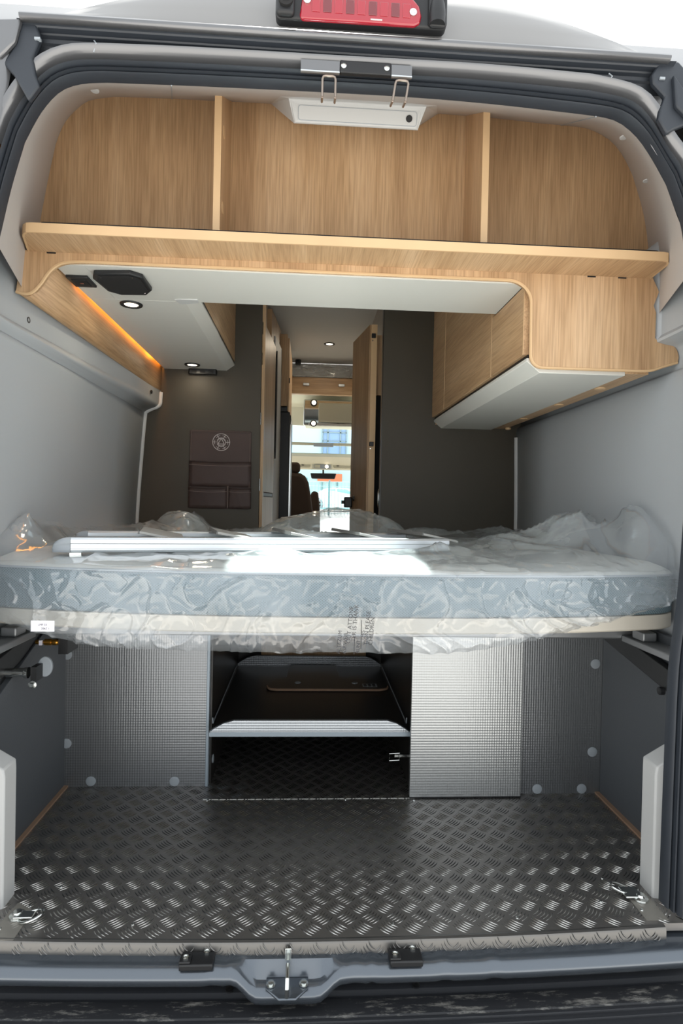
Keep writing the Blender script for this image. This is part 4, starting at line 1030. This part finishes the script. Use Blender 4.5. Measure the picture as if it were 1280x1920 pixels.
MB().prism([(-.81+.020*cos(2*pi*i/24), .505+.028*sin(2*pi*i/24)) for i in range(24)], 'y', .34, .35).build('disc', M['cap'], pf, bevel=.002)
MB().box(-.83, -.815, .30, .34, .475, .515).build('bracket', M['black'], pf)
MB().lathe([(.011, 0), (.011, .003), (.006, .004), (.005, .008)], (-.824, .30, .468), '-y', 16).build('bolt', M['chrome'], pf)

# ================================================================ MATTRESS
def fy(x): return .13+.10*(abs(x)/.9)**2.6+(max(0, abs(x)-.86)/.06)**2*.02
mt = thing('mattress', (0, .8, .67), 'thick mattress with pale top and blue-grey mesh border across the van', 'mattress')
XS = [-.912+1.838*i/72 for i in range(73)]
def outline(off): return [(x, fy(x)+off) for x in XS]+[(.926, 1.56), (-.912, 1.56)]
def mring(off, z): return [(x*(1-.0*off), y, z) for x, y in outline(off)]
m = MB(); m.loft([mring(.006, .690), mring(0, .697), mring(0, .788), mring(.003, .796)], True)
m.build('border', M['matside'], mt, smooth=50)
m = MB(); r1 = mring(.003, .796); r2 = mring(.012, .804); r25 = mring(.05, .812); r3 = mring(.12, .820); m.loft([r1, r2, r25, r3], True); m.add(r3, [tuple(range(len(r3)))])
m.build('top', M['mattop'], mt, smooth=50)
m = MB(); m.tube([(x, y-.001, .796) for x, y in outline(0)[:73]], .003, 6); m.build('piping', M['cap'], mt)
bb = MB(); bb.loft([mring(.03, .648), mring(.004, .648), mring(0, .652), mring(0, .688), mring(.02, .690)], True)
tag(bb.build('bed_board', M['cream'], smooth=30), 'pale curved bed board edge under the mattress', 'board')

# ================================================================ PLASTIC FILM OVER THE MATTRESS
def ridge(p): return 1-abs(noise.noise(p))*2.2
def crumple(u, v, f=1.0):
    p = Vector((u*f, v*f, 1.7)); w = noise.noise_vector(p*1.3)*.35
    a = ridge((p+w)*1.9); b = ridge((p*1+w*1.6+Vector((5, 2, 0)))*4.3)
    return .55*a*abs(a)+.30*b*abs(b)
NU, NV = 640, 150
def crease(p, w):
    return exp(-abs(noise.noise(p))/w)
BUMPS = [(.60, .62, .15, .13, .06), (.76, .55, .09, .13, .135), (.90, .42, .07, .14, .14), (.90, .85, .08, .2, .13), (.42, 1.15, .16, .16, .05), (-.62, 1.38, .08, .08, .10), (-.88, .55, .06, .20, .05), (-.76, 1.2, .10, .16, .06),
         (-.25, 1.38, .2, .10, .035), (.75, 1.3, .16, .2, .05), (-.89, .40, .05, .10, .045), (.30, .42, .12, .05, .03), (-.17, .30, .09, .035, .022), (.62, .36, .1, .06, .02)]
film = MB()
rings = []
for j in range(NV+1):
    v = j/NV; ring = []
    for i in range(NU+1):
        u = -1+2*i/NU; x = .008+u*.930
        f = fy(max(-.915, min(.925, x)))
        if v < .50:                       # top sheet, from the back to the front edge
            t = v/.50; y = lerp(1.52, f+.010, t**.75); d = y-f
            p = Vector((x, y, 1.7)); w = noise.noise_vector(p*3.5)*.12
            c1 = crease((p+w)*4.2, .10); c2 = crease((p+w*1.5+Vector((5, 2, 0)))*9.0, .12)
            h = 0
            for bx_, by_, sx, sy, hh in BUMPS:
                q = ((x+w.x*.22-bx_)/sx)**2+((y+w.y*.22-by_)/sy)**2
                if q < 8: h += hh*exp(-q)
            flat = 1.0 if d > .25 else .55
            z = .804+.022*(1-exp(-d/.07))+h*(.82+.14*c1+.10*c2)+flat*(.008*c1+.006*c2)+.002*(1+noise.noise(p*25))
            z += .03*max(0, abs(x)-.82)/.1
        elif v < .57:                     # rounded front edge
            t = (v-.50)/.07; a = t*pi/2; y = f+.010-.020*sin(a); z = .804-.016+.016*cos(a)
            p = Vector((x, f, 1.7)); w = noise.noise_vector(p*3.5)*.12
            c1 = crease((p+w)*4.2, .10); c2 = crease((p+w*1.5+Vector((5, 2, 0)))*9.0, .12)
            z += (.55*(.008*c1+.006*c2)+.003)*cos(a)
            s1 = crease(Vector((x*7.5, x*.8, 9.3)), .10)
            y -= (.010*s1)*sin(a)
        else:                             # hanging front
            t = (v-.57)/.43
            hem = .604+.010*noise.noise(Vector((x*2.2, 0, 4)))+.10*(max(0, x-.2)/.65)**1.6+.06*(max(0, -x-.55)/.35)**1.5+.004*noise.noise(Vector((x*30, 0, 1)))
            z = lerp(.788, hem, t)
            arc_ = .05*sin(t*2.6+x*3)
            w1 = noise.noise(Vector((x*4, t*1.6, 0)))*.06
            s1 = crease(Vector(((x+arc_+w1)*7.5, x*.8+t*.9, 9.3)), .065)
            s2 = crease(Vector(((x+arc_*.6+w1)*15, t*2.0, 4.1)), .08)
            s3 = crease(Vector((x*26, t*5, 6.1)), .12)
            y = f-.010-.011*s1-.009*s2*(.6+.4*t)-.0035*s3-.010*t
            kk = max(0, min(1, (t-.55)/.3)); y -= .004*kk*kk*(3-2*kk)*(.6+.5*noise.noise(Vector((x*6, 0, 7))))
            if t > .82: y += .022*((t-.82)/.18)**2
        ring.append((x, y, z))
    rings.append(ring)
film.loft(rings)
fo = thing('plastic_film', (0, .5, .85), 'clear crinkled polythene film draped over the mattress', 'plastic')
film.build('sheet', M['film'], fo, smooth=80, recalc=False)
# printed warning lines on the hanging film
def textmesh(s, size, loc, rot, mat, parent, name):
    cu = bpy.data.curves.new(name, 'FONT'); cu.body = s; cu.size = size; cu.align_x = 'LEFT'
    ob = bpy.data.objects.new(name, cu); COL.objects.link(ob)
    dg = bpy.context.evaluated_depsgraph_get(); me = bpy.data.meshes.new_from_object(ob.evaluated_get(dg))
    bpy.data.objects.remove(ob); me.materials.clear(); me.materials.append(mat)
    o = bpy.data.objects.new(name, me); COL.objects.link(o); o.parent = parent
    o.location = Vector(loc)-wloc(parent); o.rotation_euler = rot
    return o
for s, x, z0, sz in (('ALTEZUM', -.010, .612, .013), ('ASP WEIR', .004, .612, .012), ('OUT ATTONE', .014, .638, .014), ('TER IS THANK', .026, .642, .014), ('THIS', .047, .645, .012), ('TION PLEASE', .056, .634, .014), ('CHILDREN', .067, .634, .014), ('RUNT', .036, .614, .012)):
    textmesh(s, sz, (x, fy(x)-.055, z0), (radians(90), radians(-86), 0), M['ink'], fo, 'printed_line')
for x, z0, z1 in ((.024, .612, .655), (.040, .625, .695)):
    MB().box(x-.0008, x+.0008, fy(x)-.056, fy(x)-.055, z0, z1).build('printed_rule', M['ink'], fo)
# crumpled bag lying behind the ladder
def bag(cx, cy, z0, sx, sy, h, label, seed):
    m = MB(); NA, NB = 90, 36; rings = []
    for j in range(NB+1):
        t = j/NB; ring = []
        for i in range(NA):
            a = 2*pi*i/NA; rr = t**.8
            dx, dy = cos(a), sin(a)
            k = 1+.16*noise.noise(Vector((dx*1.6+seed, dy*1.6, 0)))
            x = cx+sx*rr*k*dx; y = cy+sy*rr*k*dy
            z = z0+h*(1-t**2.4)*(.8+.25*noise.noise(Vector((x*5, y*5, seed))))+.020*crumple(x*5+seed, y*5)*(1-t*.5)
            ring.append((x, y, max(z, z0)))
        rings.append(ring)
    m.loft(rings, True)
    tag(m.build('plastic_bag', M['film2'], smooth=50, recalc=False), label, 'plastic')
bag(.02, 1.28, .822, .38, .17, .135, 'bulging clear plastic bag on the mattress behind the ladder, centre', 3.1)
bag(-.66, 1.36, .822, .13, .12, .12, 'upright crumpled clear plastic bag on the mattress below the leather organizer', 7.4)
# paper tag on the film
pt = thing('paper_tag', (-.72, .19, .66), 'small white printed tag stuck at the left film edge', 'tag')
yt = fy(-.72)-.062
MB().box(-.752, -.697, yt-.001, yt, .650, .676).build('paper', M['paper'], pt)
textmesh('LMF 03', .007, (-.735, yt-.0015, .664), (radians(90), 0, 0), M['ink'], pt, 'printed_line')
textmesh('206Z 1', .007, (-.728, yt-.0015, .655), (radians(90), 0, 0), M['ink'], pt, 'printed_line')

# ================================================================ LADDER
la = thing('bed_ladder', (-.722, .285, .829), 'aluminium ladder with flat grey treads lying on the plastic wrapped mattress', 'ladder')
la.rotation_euler = (0, 0, radians(13))
LL = 1.10
railp = [(-.018, 0), (.018, 0), (.022, .006), (.022, .034), (.018, .040), (-.018, .040), (-.022, .034), (-.022, .024), (-.0205, .022), (-.0205, .010), (-.022, .008), (-.022, .006)]
for yy in (0, .36):
    m = MB(); m.prism([(y+yy, z) for y, z in railp], 'x', 0, LL); rl = m.build('rail', M['alu'], la, local=True, bevel=.001)
    m = MB(); rings = []
    for k in range(7):
        a = k/6*pi/2; s = cos(a); rings.append([(-.045*sin(a), yy+y*(.35+.65*s), .0+z*(.3+.7*s)+(1-s)*0) for y, z in railp])
    m.loft(rings, True); m.add(rings[-1], [tuple(range(len(railp)))]); m.build('end_cap', M['cap'], la, local=True, smooth=50)
MB().box(-.002, .028, -.024, -.010, -.012, .0).build('foot_bracket', M['chrome'], la, local=True, bevel=.001)
for k in range(5):
    x = .17+k*.215
    rot = Matrix.Rotation(radians(11), 3, 'Y')
    m = MB(); m.box(x, x+.125, .022, .338, .048, .056, rot, (x, .2, .052)); td = m.build('tread', M['treadgrey'], la, local=True, bevel=.002)
    m = MB(); m.box(x-.003, x, .022, .338, .047, .057, rot, (x, .2, .052)); m.build('tread_end', M['treadend'], td, local=True)
print('objects', len(bpy.data.objects))
